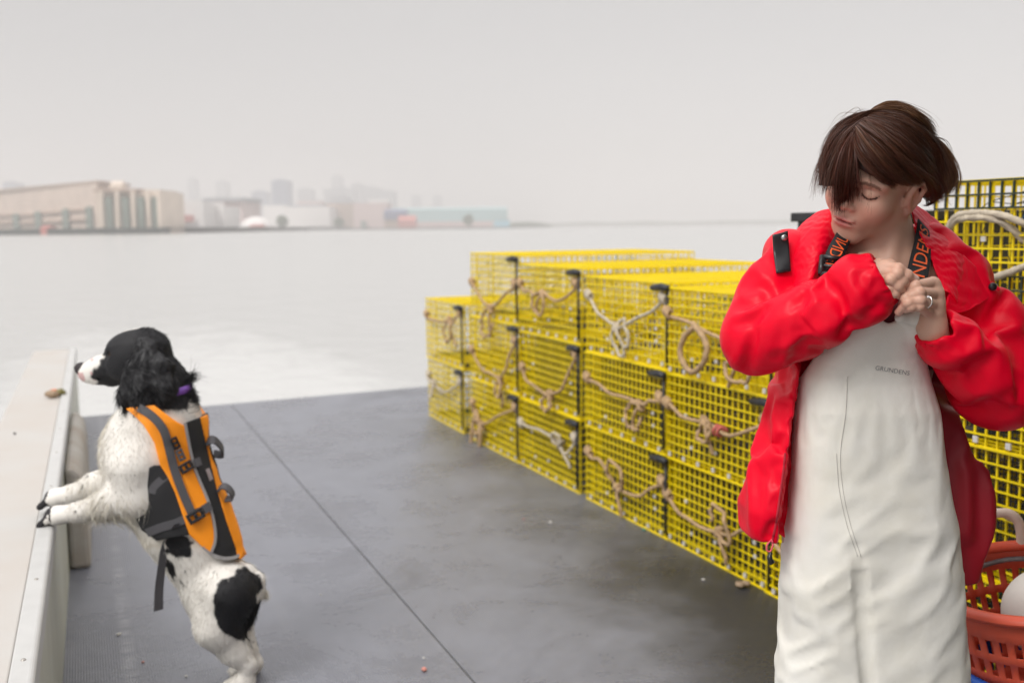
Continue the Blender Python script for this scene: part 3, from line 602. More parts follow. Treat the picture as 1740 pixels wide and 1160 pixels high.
# near trap above her shoulder: dark lid edge, twine, rope, tag, buoy inside
t4 = traps[6, 3]; b = MB(); hy = TW / 2
for i in range(21): b.rod((-.003, -hy + i * TW / 20, TH * .8), (-.003, -hy + i * TW / 20, TH + .002), .0037, 4, False)
for z in (TH * .8, TH * .9 + .0, TH + .001): b.rod((-.005, -hy, z), (-.005, hy, z), .0037, 4, False)
for i in range(15): b.rod((-.003, -hy + i * TW / 20, 0), (-.003, -hy + i * TW / 20, TH * .30), .0037, 4, False)
for z in (.0, TH * .1, TH * .2, TH * .3): b.rod((-.005, -hy, z), (-.005, hy - .25, z), .0037, 4, False)
b.build('door_frame', M_blk, t4)
b = MB(); q = [(-.02, .33, .20), (-.04, .28, .27), (-.04, .20, .285), (-.03, .10, .27), (.02, .04, .22), (.05, .06, .14)]; b.tube(spline(q, 50), .0095, 9, True, 3, .045)
q = [(-.02, .34, .17), (-.035, .29, .255), (-.045, .21, .272), (-.03, .13, .26), (.02, .08, .20)]; b.tube(spline(q, 50), .0095, 9, True, 3, .045)
q = [(-.02, .31, .05), (-.03, .20, .09), (-.03, .08, .13), (-.03, -.02, .17), (-.03, -.10, .185)]; b.tube(spline(q, 50), .0095, 9, True, 3, .045)
for k in range(4): b.tube([(-.03 + .018 * math.cos(a), -.02 - .012 * k, .17 + .018 * math.sin(a)) for a in np.linspace(0, 6.3, 10)], .010, 6, False)
b.build('rope_bridle', M_rope2, t4, True)
b = MB(); b.tube(spline([(-.012, .07, TH * .72), (-.016, .03, TH * .84), (-.012, -.01, TH * .92)], 8), .008, 6); b.tube(spline([(.02, -.02, TH + .008), (.05, -.12, TH + .014), (.1, -.16, TH + .006)], 12), .008, 6); b.build('twine_lashing', M_bluer, t4, True)
b = MB(); b.box((-.012, .0, .105), (-.007, .05, .122)); b.build('plastic_tag', M_tagm, t4)
b = MB(); b.box((.12, -.12, .02), (.16, .05, .16)); b.build('bait_box', M_org, t4, bevel=.008)
def bag(e, c, s, m, seed):
    rg = np.random.default_rng(seed); b = MB()
    for k in range(60):
        a = rg.normal(size=3); a /= np.linalg.norm(a); d = np.cross(a, rg.normal(size=3)); d /= np.linalg.norm(d); r = rg.uniform(.5, 1)
        b.tube([np.array(c) + np.array(s) * r * (a * math.cos(t_) + d * math.sin(t_)) for t_ in np.linspace(0, 4.5, 12)], .003, 4, False)
    b.build('netting_bundle', m, e)
bag(t4, (.25, -.22, .18), (.16, .12, .15), M_net, 5); bag(t4, (.5, .15, .12), (.2, .15, .1), M_netd, 6); bag(traps[6, 2], (.3, .0, .12), (.2, .25, .1), M_netd, 8)
bag(traps[6, 1], (.3, .1, .14), (.2, .22, .12), M_netd, 9); bag(traps[5, 1], (.3, .1, .14), (.2, .22, .12), M_netd, 10); bag(traps[4, 0], (.3, .1, .14), (.2, .22, .12), M_netd, 11)
# red lashing on one bridle
b = MB(); b.tube([(-.03 + .02 * math.cos(a), -.1 + .004 * a, .2 + .02 * math.sin(a)) for a in np.linspace(0, 14, 30)], .006, 6); b.build('twine_lashing', M_redr, traps[4, 1], True)
# black tote on the traps behind the woman
tb = empty('tote', (TX + .03, 2.67, 3 * (TH + .004) + .004)); tag(tb, 'black plastic tote lying on the traps behind the red collar', 'tote')
def tote(e, w, d, h, m):
    b = MB(); t = .014
    b.box((0, -w / 2, 0), (d, w / 2, t)); b.box((0, -w / 2, t), (t, w / 2, h)); b.box((d - t, -w / 2, t), (d, w / 2, h)); b.box((t, -w / 2, t), (d - t, -w / 2 + t, h)); b.box((t, w / 2 - t, t), (d - t, w / 2, h))
    b.build('body', m, e, bevel=.004)
    b = MB(); r = .018
    for a, c in (((-r, -w / 2 - r), (0, w / 2 + r)), ((d, -w / 2 - r), (d + r, w / 2 + r)), ((0, -w / 2 - r), (d, -w / 2)), ((0, w / 2), (d, w / 2 + r))): b.box((*a, h - .03), (*c, h + .002))
    b.build('rim', m, e, bevel=.004)
tote(tb, .46, .6, .30, M_rub)
# ================================================================== the woman
WB = dirh * 1.72 + r0 * 0.63
def tol(p):
    q = np.asarray(p) - WB; return np.array([q @ r0, q @ dirh, q[2]])
def wl(px, py, dd): return tol(atD(px, py, 1.72 + dd))
def wpx(P):
    """local points -> pixel columns and rows"""
    G = WB + P[:, 0:1] * r0 + P[:, 1:2] * dirh; G[:, 2] = P[:, 2]; return proj(G)
PW = empty('person', (WB[0], WB[1], 0), YAW)
tag(PW, 'woman in open red rain jacket and white bib overalls fastening her strap by the traps', 'person')
M_skin = mat('skin', (0.56, 0.33, 0.235), 0.52, sss=0.15, attr=True, bump=0.15, bscale=350, bdist=.0008)
M_hair = mat('brown_hair', (0.06, 0.03, 0.02), 0.45, attr=True, spec=0.4)
# ---- head frame: l = her left, f = forward, u = up
yw, pt, rl = R_(50), R_(16), R_(22)
hf = np.array([-math.sin(yw), -math.cos(yw), 0]); hl = np.array([math.cos(yw), -math.sin(yw), 0]); hu = np.array([0, 0, 1.0])
hf, hu = hf * math.cos(pt) - hu * math.sin(pt), hu * math.cos(pt) + hf * math.sin(pt)
hu, hl = hu * math.cos(rl) + hl * math.sin(rl), hl * math.cos(rl) - hu * math.sin(rl)
HM = np.stack([hl, hf, hu], 1)                       # columns
HS = 0.90
HO = wl(1546, 338, 0.0) - hl * 0.074 * HS
def hd(l, f, u): return HO + HM @ np.array([l, f, u]) * HS
def toh(P): return ((P - HO.astype(np.float32)) @ HM.astype(np.float32) / HS).astype(np.float32)
NB = wl(1512, 470, .075)                               # base of the neck
def head_sdf(P):
    q = toh(P); qa = q.copy(); qa[:, 0] = np.abs(qa[:, 0])
    d = ell(q, (0, -.012, .048), (.071, .094, .082))
    d = smin(d, ell(q, (0, .040, -.006), (.056, .050, .066)), .03)
    d = smin(d, chain(qa, [(.052, .012, -.03), (.044, .022, -.050), (.016, .072, -.077), (0, .076, -.079)], [.016, .014, .0145, .015], .01), .03)
    d = smin(d, ell(qa, (.035, .060, -.014), (.027, .026, .028)), .03)
    d = smin(d, ell(q, (0, .078, -.046), (.026, .020, .024)), .02)
    d = smin(d, ell(q, (0, .081, -.079), (.014, .0125, .012)), .015)
    d = smin(d, ell(qa, (.028, .073, .040), (.030, .016, .012)), .025)             # brow
    d = smax(d, -ell(qa, (.033, .100, .018), (.018, .013, .010)), .018)           # eye hollow
    d = smin(d, ell(qa, (.032, .0755, .017), (.0155, .0140, .0120)), .005)         # closed lid
    d = smin(d, chain(q, [(0, .086, .032), (0, .096, .010), (0, .107, -.010)], [.0065, .0066, .0085], .008), .014)   # nose
    d = smin(d, ell(qa, (.0105, .096, -.015), (.0068, .008, .0062)), .007)
    d = smax(d, -ell(qa, (.005, .102, -.0210), (.0032, .0055, .003)), .003)
    d = smin(d, ell(qa, (.007, .0965, -.0390), (.0150, .0070, .0054)), .005)       # upper lip
    d = smin(d, ell(q, (0, .0945, -.0500), (.0175, .0080, .0062)), .005)          # lower lip
    mz = -.0443 - 5 * qa[:, 0] ** 2
    d = smax(d, -(np.sqrt((q[:, 2] - mz) ** 2 + np.maximum(qa[:, 0] - .024, 0) ** 2 + np.maximum(.093 - q[:, 1], 0) ** 2) - .0015), .003)
    # ears
    e = ell(qa, (.0755, -.006, .000), (.0085, .0175, .030), _rot(0.25))
    e = smax(e, -ell(qa, (.0880, -.003, .000), (.009, .010, .017), _rot(.25)), .006)
    e = smin(e, chain(qa, [(.074, .010, .010), (.079, .004, .026), (.084, -.014, .031), (.086, -.025, .016), (.083, -.020, -.006), (.074, -.006, -.028)], [.0035, .004, .0042, .0042, .004, .0048], .004), .006)
    e = smin(e, cap(qa, (.0715, .010, .000), (.0725, .010, -.010), .0035), .005)
    d = smin(d, e, .008)
    d = d * HS
    # neck and chest
    n = chain(P, [hd(0, -.02, -.03), NB * .45 + hd(0, -.028, -.05) * .55, NB], [.052, .049, .062], .02)
    n = smin(n, cap(P, wl(1455, 480, .085), wl(1580, 480, .085), .055), .05)
    n = smin(n, ell(P, wl(1515, 545, .10), (.13, .085, .12)), .05)
    n = smin(n, cap(P, wl(1500, 448, .025), wl(1462, 436, .03), .006), .02)       # collar bones
    n = smin(n, cap(P, wl(1522, 448, .025), wl(1565, 440, .035), .006), .02)
    n = smin(n, cap(P, hd(.05, -.012, -.045), wl(1512, 448, .018), .010, .007), .018)  # neck tendon
    return smin(d, n, .022)
def _rot(a):
    """tilt in the forward-up plane"""
    c, s = math.cos(a), math.sin(a); return np.array([[1, 0, 0], [0, c, s], [0, -s, c]], np.float32)
bc = HO
Vh, Qh = sdf_mesh(head_sdf, np.minimum(HO - .14, wl(1380, 560, 0) - .02) + np.array([0, 0, .0]), np.maximum(HO + .15, wl(1660, 470, .22)), .0023)
qh = toh(Vh); ch = np.tile(np.array([0.60, 0.365, 0.27]), (len(Vh), 1))
def tint(c, w, col): c += (np.array(col) - c) * np.clip(w, 0, 1)[:, None]
def blob(q, c, r): return np.exp(-(((q - np.array(c)) / np.array(r)) ** 2).sum(1))
qa = qh.copy(); qa[:, 0] = np.abs(qa[:, 0])
tint(ch, .55 * blob(qa, (.042, .07, -.015), (.022, .03, .022)), (.62, .26, .20))
tint(ch, 1.0 * blob(qh, (0, .098, -.0395), (.021, .014, .0058)) + 1.0 * blob(qh, (0, .098, -.050), (.019, .014, .0066)), (.50, .15, .14))
tint(ch, .7 * blob(qa, (.012, .105, -.018), (.01, .01, .01)), (.62, .30, .23))
tint(ch, .55 * blob(qa, (.080, -.012, .0), (.012, .025, .035)), (.60, .27, .20))
tint(ch, .95 * (np.abs(qa[:, 2] - (.0105 + .0 * qa[:, 0]) - 1.2 * (qa[:, 0] - .032) ** 2 * 20) < .0022) * (np.abs(qa[:, 0] - .034) < .015) * (qh[:, 1] > .06), (.02, .012, .01))   # lash line
tint(ch, .75 * (np.abs(qa[:, 2] - .040 + 3 * (qa[:, 0] - .03) ** 2 * 4) < .0035) * (np.abs(qa[:, 0] - .032) < .02) * (qh[:, 1] > .06), (.07, .035, .02))                      # eyebrow
fz = wl(1500, 498, 0)[2]
# ---- hands, forearms
def hand_sdf(fing, thumb, palm, wrist):
    def f(P):
        d = None
        for pts, rs in palm:
            e = chain(P, pts, rs, .008); d = e if d is None else smin(d, e, .014)
        d = smin(d, chain(P, wrist[0], wrist[1], .01), .016)
        g = None
        for pts, rs in fing + [thumb]:
            e = chain(P, pts, rs, .003)
            for i in range(1, len(pts) - 1): e = smin(e, cap(P, pts[i], np.asarray(pts[i]) + 1e-4, rs[i] * 1.08), .004)
            g = e if g is None else smin(g, e, .0015)
        return smin(d, g, .005)
    return f
def px(*pts): return [wl(*p) for p in pts]
# her left hand (right in the picture): back of the hand towards us, fingers curled to the left round the strap end
lf = [(px((1585, 480, -.098), (1555, 486, -.128), (1538, 501, -.122), (1537, 514, -.104)), [.0098, .0085, .0078, .0066]),
      (px((1591, 499, -.100), (1561, 497, -.134), (1539, 506, -.130), (1533, 520, -.112)), [.0100, .0088, .0080, .0068]),
      (px((1590, 518, -.100), (1563, 510, -.137), (1543, 514, -.137), (1527, 530, -.118)), [.0098, .0085, .0076, .0064]),
      (px((1584, 534, -.098), (1562, 520, -.136), (1548, 521, -.137), (1539, 526, -.124)), [.0090, .0077, .0070, .0060])]
lt = (px((1590, 548, -.075), (1580, 505, -.062), (1562, 488, -.072), (1545, 484, -.082)), [.012, .0105, .0095, .0075])
lp = [(px((1586, 484, -.096), (1583, 556, -.080)), [.0115, .014]), (px((1590, 500, -.098), (1586, 556, -.080)), [.0118, .014]), (px((1589, 518, -.098), (1588, 556, -.080)), [.0118, .014]), (px((1583, 533, -.096), (1580, 556, -.080)), [.011, .013])]
lw = (px((1583, 556, -.080), (1590, 580, -.070), (1622, 612, -.040)), [.021, .021, .020])
hL = hand_sdf(lf, lt, lp, lw)
# her right hand (left in the picture): coming out of the sleeve, fingers pinching the strap
rf = [(px((1506, 452, -.108), (1526, 457, -.128), (1541, 467, -.128), (1555, 474, -.122)), [.0092, .0086, .0078, .0065]),
      (px((1503, 464, -.112), (1524, 465, -.134), (1533, 477, -.132), (1544, 486, -.120)), [.0094, .0086, .0078, .0066]),
      (px((1500, 478, -.112), (1513, 475, -.134), (1526, 486, -.134), (1535, 496, -.124)), [.0092, .0083, .0075, .0062]),
      (px((1497, 492, -.108), (1509, 491, -.130), (1520, 498, -.130), (1530, 503, -.120)), [.0085, .0075, .0068, .0058])]
rt = (px((1494, 450, -.085), (1512, 452, -.082), (1530, 464, -.088), (1548, 476, -.100)), [.011, .0100, .0090, .0072])
rp = [(px((1507, 453, -.106), (1470, 462, -.090)), [.011, .014]), (px((1503, 465, -.109), (1470, 466, -.090)), [.0115, .014]), (px((1500, 478, -.109), (1470, 472, -.090)), [.0115, .014]), (px((1497, 491, -.106), (1470, 478, -.090)), [.011, .013])]
rw = (px((1470, 470, -.090), (1440, 485, -.08), (1400, 510, -.065)), [.021, .023, .027])
hR = hand_sdf(rf, rt, rp, rw)
def bounds(*sets, pad=.03):
    A = np.concatenate([np.array(s) for s in sets]); return A.min(0) - pad, A.max(0) + pad
VL, QL = sdf_mesh(hL, *bounds(*[f[0] for f in lf], lt[0], lw[0], pad=.032), .0013)
VR, QR = sdf_mesh(hR, *bounds(*[f[0] for f in rf], rt[0], rw[0], pad=.032), .0013)
def handcol(V, fs):
    c = np.tile(np.array([0.60, 0.36, 0.265]), (len(V), 1))
    for pts, rs in fs:
        for i, w in ((1, .35), (2, .3)): tint(c, w * np.exp(-((V - pts[i]) ** 2).sum(1) / .009 ** 2), (.58, .27, .20))
        tint(c, .5 * np.exp(-((V - pts[-1]) ** 2).sum(1) / .010 ** 2), (.66, .33, .27))
    return c
cL, cR = handcol(VL, lf + [lt]), handcol(VR, rf + [rt])
def nail(c, V, a, b, n_off):
    ax = b - a; ax /= np.linalg.norm(ax); c0 = b + np.asarray(n_off) ; tint(c, .9 * (np.exp(-((V - c0) ** 2).sum(1) / .0055 ** 2) > .45), (.74, .50, .44))
nail(cR, VR, rf[0][0][2], rf[0][0][3], (-.001, -.006, .004)); nail(cR, VR, rf[1][0][2], rf[1][0][3], (-.001, -.006, .003))
# ---- hidden body under the clothes, coarse, same mesh
SHL, SHR = wl(1350, 450, .10), wl(1640, 465, .10); ELL, ELR = wl(1290, 572, .03), wl(1693, 645, .04)
HIP = wl(1475, 860, .10)
def lowbody(P):
    d = chain(P, [NB, wl(1505, 560, .11), wl(1490, 720, .11), HIP], [.06, .085, .085, .10], .05)
    d = smin(d, cap(P, SHL, SHR, .055), .04)
    d = smin(d, chain(P, [SHL, ELL, rw[0][2]], [.045, .034, .022], .02), .03); d = smin(d, chain(P, [SHR, ELR, lw[0][2]], [.040, .030, .018], .02), .02)
    for s in (-1, 1): d = smin(d, chain(P, [HIP + [s * .08, 0, -.03], HIP + [s * .088, -.01, -.45], HIP + [s * .09, .02, -HIP[2] + .09]], [.08, .05, .038], .02), .03)
    return d
Vb, Qb = sdf_mesh(lowbody, (-.45, -.15, .03), (.35, .32, fz - .02 + .0), .011)
allV = np.concatenate([Vh, VL, VR, Vb]); o1, o2, o3 = len(Vh), len(Vh) + len(VL), len(Vh) + len(VL) + len(VR)
allQ = np.concatenate([Qh, QL + o1, QR + o2, Qb + o3]); allC = np.concatenate([ch, cL, cR, np.tile(np.array([.5, .3, .22]), (len(Vb), 1))])
body = link('body', new_mesh('body', allV, allQ, [M_skin], True, allC), PW)
# ---- ring with a stone, on her left ring finger
M_silver = mat('silver', (0.85, 0.84, 0.82), 0.15, metal=1.0); M_stone = mat('clear_stone', (0.9, 0.9, 0.92), 0.05, spec=1.0)
a, b_ = lf[2][0][0] * .35 + lf[2][0][1] * .65 - 0, lf[2][0][1]
ax = (b_ - lf[2][0][0]); ax /= np.linalg.norm(ax); s1 = np.cross(ax, [0, 0, 1]); s1 /= np.linalg.norm(s1); s2 = np.cross(ax, s1)
rb = MB(); rb.tube([a + (s1 * math.cos(t_) + s2 * math.sin(t_)) * .0105 for t_ in np.linspace(0, 2 * math.pi, 25)], .0013, 8, False); ringo = rb.build('ring', M_silver, PW, True)
sb = MB(); up = a + np.array([0, -.0085, .0085]); sb.lathe([(0.0001, -.0035), (.0035, 0), (.0026, .0018), (.0001, .0018)], 8, up); sb.build('stone', M_stone, ringo)
# ================================================================== her clothes
M_red_ = mat('red_oilskin', (0.76, 0.0, 0.020), 0.42, var=0.05, vscale=9, bump=0.22, bscale=38, bdist=.004, spec=0.16)
M_redin = mat('red_oilskin_shaded_inside', (0.30, 0.004, 0.014), 0.5)  # deeper red that puts shade into the colour of the jacket's inside
M_bib = mat('white_oilskin', (0.81, 0.80, 0.76), 0.55, vscale=5, col2=(0.74, 0.71, 0.62), bump=0.28, bscale=40, bdist=.003)
M_seam = mat('seam_line', (0.58, 0.56, 0.52), 0.7); M_print = mat('grey_print', (0.27, 0.27, 0.27), 0.6)
M_strap = mat('black_webbing', (0.012, 0.012, 0.014), 0.7, bump=0.3, bscale=500); M_orl = mat('orange_lettering', (0.85, 0.12, 0.02), 0.6)
M_plast = mat('black_plastic', (0.015, 0.015, 0.017), 0.35); M_shirt = mat('maroon_shirt', (0.10, 0.008, 0.015), 0.8)
M_snap = mat('snap_metal', (0.45, 0.44, 0.43), 0.3, metal=0.9); M_boot = mat('boot_rubber', (0.03, 0.03, 0.03), 0.5)
def zrow(py): return wl(1475, py, .05)[2]
def loft(rows):
    """rows: (py, left px, right px, centre depth, half depth) -> sdf of a lofted oval tube"""
    T = []
    for py, xl, xr, cy, b in rows:
        l, r = wl(xl, py, cy), wl(xr, py, cy); T.append(((l[2] + r[2]) / 2, (l[0] + r[0]) / 2, (r[0] - l[0]) / 2, cy, b))
    T = np.array(sorted(T)); z, cx, a, cy, b = T.T
    def f(P, inset=0.0, pw=2.4):
        Z = np.clip(P[:, 2], z[0], z[-1]); X = np.abs(P[:, 0] - np.interp(Z, z, cx)) / (np.interp(Z, z, a) - inset); Y = np.abs(P[:, 1] - np.interp(Z, z, cy)) / (np.interp(Z, z, b) - inset)
        s = (X ** pw + Y ** pw + 1e-12) ** (1 / pw); return (s - 1) * np.minimum(np.interp(Z, z, a), np.interp(Z, z, b)) * 1.0
    return f, z[0], z[-1]
def surf(fn, px_, py_, near=-.35, far=.40, off=0.0):
    """first hit of a pixel ray with an sdf, in the woman's frame"""
    D = np.linspace(near, far, 400); P = np.array([wl(px_, py_, d) for d in D], np.float32); v = fn(P); k = np.argmax(v < 0)
    if not (v < 0).any(): k = int(np.argmin(v)); return P[k] + np.array([0, -off, 0])
    if k == 0: return P[0]
    t = v[k - 1] / (v[k - 1] - v[k]); return P[k - 1] * (1 - t) + P[k] * t + np.array([0, -off, 0])
def fold(P, f, amp, seed=0.0, rot=None, sharp=1.0):
    Q = P @ np.asarray(rot, np.float32) if rot is not None else P
    n = vnoise(Q * np.asarray(f, np.float32) + seed) + .5 * vnoise(Q * np.asarray(f, np.float32) * 2.1 + seed + 7)
    return amp * (1 - 2 * np.abs(n) ** sharp)
def crease(P, lines, w=.013, dep=.007):
    """sharp valleys (dep > 0) or ridges along lines that lie on the cloth"""
    d = np.zeros(len(P), np.float32)
    for pts, tp in lines:
        lo, hi = pts.min(0) - w * 2, pts.max(0) + w * 2; m = ((P > lo) & (P < hi)).all(1)
        if not m.any(): continue
        Q = P[m]; e = np.full(len(Q), 9., np.float32); sc = np.zeros(len(Q), np.float32)
        for i in range(len(pts) - 1): c = cap(Q, pts[i], pts[i + 1], 0.0); u = c < e; e = np.where(u, c, e); sc = np.where(u, tp[i], sc)
        d[m] += dep * sc * np.clip(1 - e / w, 0, 1)
    return d
def lay(fn, lines, n=14):
    out = []
    for ln in lines: c = spline(np.array(ln, float), n); out.append((np.array([surf(fn, x, y) for x, y in c]), np.sin(np.linspace(.25, math.pi - .25, n)) ** .6))
    return out
def along(a, b):
    """matrix whose first column runs from a to b"""
    t = np.asarray(b, float) - a; t /= np.linalg.norm(t); n = np.cross(t, [0, 1, 0]); n /= np.linalg.norm(n); return np.stack([t, n, np.cross(t, n)], 1)
def buckle_cloth(V, Q, shrink, goal, frames, bend, name='cloth', weight=None, tens=12):
    """let the oversize cloth settle: it is a little larger than its form, so it creases where it has room"""
    me = new_mesh(name, V, Q, [], True); o = bpy.data.objects.new(name, me); COL.objects.link(o)
    g = o.vertex_groups.new(name='pin'); w = np.full(len(V), goal) if weight is None else weight
    for q in np.unique(np.round(w, 2)): g.add([int(i) for i in np.where(np.round(w, 2) == q)[0]], float(q), 'REPLACE')
    c = o.modifiers.new('cloth', 'CLOTH'); t = c.settings; t.quality = 4; t.mass = .25; t.vertex_group_mass = 'pin'; t.pin_stiffness = 1.0
    t.tension_stiffness = tens; t.compression_stiffness = tens; t.shear_stiffness = tens * .6; t.bending_stiffness = bend; t.bending_model = 'ANGULAR'; t.tension_damping = t.compression_damping = 8; t.air_damping = 3
    t.shrink_min = -shrink; t.effector_weights.gravity = .03; c.collision_settings.use_collision = False; c.collision_settings.use_self_collision = False
    c.point_cache.frame_start = 1; c.point_cache.frame_end = frames + 2
    for f in range(1, frames + 1): SC.frame_set(f); bpy.context.view_layer.update()
    dg = bpy.context.evaluated_depsgraph_get(); ev = o.evaluated_get(dg).to_mesh(); out = np.empty(len(V) * 3, np.float32); ev.vertices.foreach_get('co', out); SC.frame_set(1)
    bpy.data.objects.remove(o); return out.reshape(-1, 3)
from mathutils.bvhtree import BVHTree
def onto(V, Q):
    t = BVHTree.FromPolygons(V.tolist(), Q.tolist()); cw = Vector(tol(c_C))
    def hit(x, y, off=0.0):
        d = Vector(wl(x, y, .05)) - cw; d.normalize(); loc, n, i, dist = t.ray_cast(cw, d); 
        if loc is None: return wl(x, y, 0.0)
        return np.array(loc - d * off)
    return hit
# ---- bib overalls
bibT, bz0, bz1 = loft([(520, 1440, 1562, .005, .07), (560, 1405, 1566, .02, .08), (600, 1378, 1566, .035, .085), (640, 1360, 1574, .045, .09), (720, 1349, 1594, .055, .10), (800, 1337, 1613, .06, .105), (880, 1329, 1626, .065, .112), (960, 1322, 1638, .068, .112), (1060, 1317, 1643, .07, .108), (1160, 1311, 1648, .07, .104), (1500, 1316, 1640, .08, .095), (1740, 1322, 1625, .085, .09)])
bib_poly = [(1250, 2600), (1250, 700), (1345, 660), (1400, 585), (1445, 556), (1478, 549), (1492, 538), (1506, 550), (1521, 547), (1527, 534), (1545, 531), (1559, 534), (1568, 556), (1566, 574), (1552, 588), (1610, 640), (1760, 720), (1760, 2600)]
zt_ = zrow(610)
GRV = [(np.array([wl(1458, 930, -.036), wl(1463, 965, -.034), wl(1468, 1040, -.028), wl(1477, 1160, -.024), wl(1480, 1500, -.02), wl(1480, 1740, .0)]), [.25, .7, .95, 1, 1, 1]), (np.array([wl(1480, 1200, .18), wl(1480, 1740, .18)]), [1, 1])]
f1, f2 = along(wl(1330, 1100, 0), wl(1450, 1000, 0)), along(wl(1600, 900, 0), wl(1500, 1020, 0))
def bib_sdf(P):
    z = P[:, 2]
    d = bibT(P, .011 * np.clip((zrow(690) - z) / .12, 0, 1), 2.7) + .003
    d = d + crease(P, GRV, .017, .045)
    w = np.clip((zrow(700) - z) / .25, 0, 1)
    d = d - fold(P, (2.6, 7, 6), .0020, 3, f1) * w - fold(P, (3, 9, 7), .0010, 9, f2, 1.1) * w - fold(P, (5, 4, 2.2), .0022, 21)
    d = d - .0013 * (1 - 2 * np.minimum(1, np.abs(vnoise(P @ f1.astype(np.float32) * np.float32([9, 26, 20]) + 4) * 3))) * w
    # creases running out of the crotch, and the flap folded over at the right corner of the bib
    top = z > zt_ - .05
    if top.any():
        x_, y_ = wpx(P[top]); p2 = poly2(x_, y_, bib_poly) * .00103; q = d.copy(); q[top] = np.maximum(d[top], p2); d = q
    d = smin(d, np.maximum(chain(P, [wl(1530, 540, -.078), wl(1556, 540, -.072), wl(1563, 566, -.05), wl(1556, 582, -.035)], [.010, .011, .012, .009], .01), -1), .012)
    return np.maximum(d, .06 - z)
Vx, Qx = sdf_mesh(bib_sdf, (-.24, -.12, .04), (.17, .21, 1.28), .0085)
wb = .10 + .5 * np.clip((Vx[:, 2] - zrow(800)) / .18, 0, 1)
Vx = buckle_cloth(Vx, Qx, .013, .14, 22, 9, weight=wb)
bhit = onto(Vx, Qx)
bibo = link('bib_overalls', new_mesh('bib_overalls', Vx, Qx, [M_bib]), PW); sb_ = bibo.modifiers.new('sub', 'SUBSURF'); sb_.levels = sb_.render_levels = 1
def ribbon_on(fn, pts, r, name, m, parent, off=.0, n=60, seg=6):
    c = spline(np.array(pts, float), n); b = MB(); b.tube([fn(x, y, off) for x, y in c], r, seg); return b.build(name, m, parent, True)
ribbon_on(bhit, [(1440, 640), (1437, 700), (1428, 770), (1432, 830), (1445, 890), (1463, 945)], .0006, 'seam', M_seam, bibo, .0012)
ribbon_on(bhit, [(1421, 770), (1423, 800), (1426, 832), (1438, 888), (1457, 944)], .0006, 'seam', M_seam, bibo, .0012)
def text_mesh(txt):
    cu = bpy.data.curves.new('lettering', 'FONT'); cu.body = txt; cu.size = 1.0; cu.resolution_u = 3
    o = bpy.data.objects.new('lettering', cu); COL.objects.link(o); dg = bpy.context.evaluated_depsgraph_get()
    me = bpy.data.meshes.new_from_object(o.evaluated_get(dg)); bpy.data.objects.remove(o)
    bm = bmesh.new(); bm.from_mesh(me); bmesh.ops.triangulate(bm, faces=bm.faces); bmesh.ops.subdivide_edges(bm, edges=[e for e in bm.edges if e.calc_length() > .25], cuts=2, use_grid_fill=False); bmesh.ops.triangulate(bm, faces=[f for f in bm.faces if len(f.verts) > 3])
    V = np.array([v.co for v in bm.verts]); bm.verts.index_update(); Fs = [[v.index for v in f.verts] for f in bm.faces]; bm.free()
    V[:, 0] -= V[:, 0].min(); return V, Fs
V, Fs = text_mesh('GRUNDENS'); V[:, 0] /= V[:, 0].max(); V[:, 1] /= V[:, 1].max()
Pm = [bhit(1487 + 58 * x + 1.5 * y, 628 + 9.5 * x - 7.2 * y, .0016) for x, y, _ in V]
link('printed_lettering', new_mesh('printed_lettering', Pm, Fs, [M_print], False), bibo)
# ---- red jacket
jT, jz0, jz1 = loft([(395, 1410, 1570, .085, .06), (430, 1355, 1620, .085, .085), (500, 1332, 1650, .08, .115), (600, 1325, 1655, .075, .125), (650, 1318, 1654, .075, .13), (720, 1298, 1668, .075, .135), (800, 1275, 1698, .075, .145), (850, 1258, 1706, .075, .155), (900, 1260, 1702, .075, .155), (960, 1285, 1690, .075, .15), (1050, 1295, 1672, .075, .15)])
cut_poly = [(1480, 300), (1428, 372), (1416, 400), (1398, 440), (1374, 510), (1360, 600), (1357, 650), (1345, 720), (1336, 800), (1326, 880), (1316, 960), (1316, 1200), (1636, 1200), (1634, 1010), (1624, 880), (1598, 745), (1556, 610), (1560, 560), (1604, 500), (1588, 440), (1562, 400), (1543, 352), (1520, 300)]
sR = px((1356, 452, .085), (1322, 508, .05), (1292, 566, .02)), [.057, .059, .049]
fR = px((1292, 566, .02), (1342, 560, -.025), (1402, 528, -.062), (1462, 492, -.088), (1503, 470, -.103)), [.049, .050, .047, .043, .041]
sL = px((1622, 494, .085), (1664, 565, .06), (1692, 645, .02)), [.054, .066, .070]
fL = px((1694, 640, .02), (1655, 622, -.03), (1612, 582, -.065), (1590, 556, -.080)), [.070, .056, .042, .034]
cuR, cuL = fR[0][-1], fL[0][-1]; axR = cuR - fR[0][-2]; axR /= np.linalg.norm(axR); axL = cuL - fL[0][-2]; axL /= np.linalg.norm(axL)
mR, mL = along(fR[0][0], fR[0][-1]), along(fL[0][0], fL[0][-1])
mRu, mLu = along(sR[0][0], sR[0][-1]), along(sL[0][0], sL[0][-1])
VAL_S = [[(1263, 542), (1283, 540), (1308, 526)], [(1356, 522), (1362, 517), (1377, 498)], [(1307, 487), (1312, 508)], [(1290, 545), (1279, 585), (1273, 618)], [(1377, 562), (1352, 606)], [(1453, 545), (1492, 514)], [(1602, 549), (1630, 576), (1652, 596)], [(1677, 569), (1682, 528), (1702, 503)], [(1712, 622), (1738, 640)], [(1425, 500), (1440, 540), (1432, 560)], [(1640, 620), (1668, 660), (1700, 690)], [(1330, 560), (1322, 600)], [(1460, 470), (1478, 505)]]
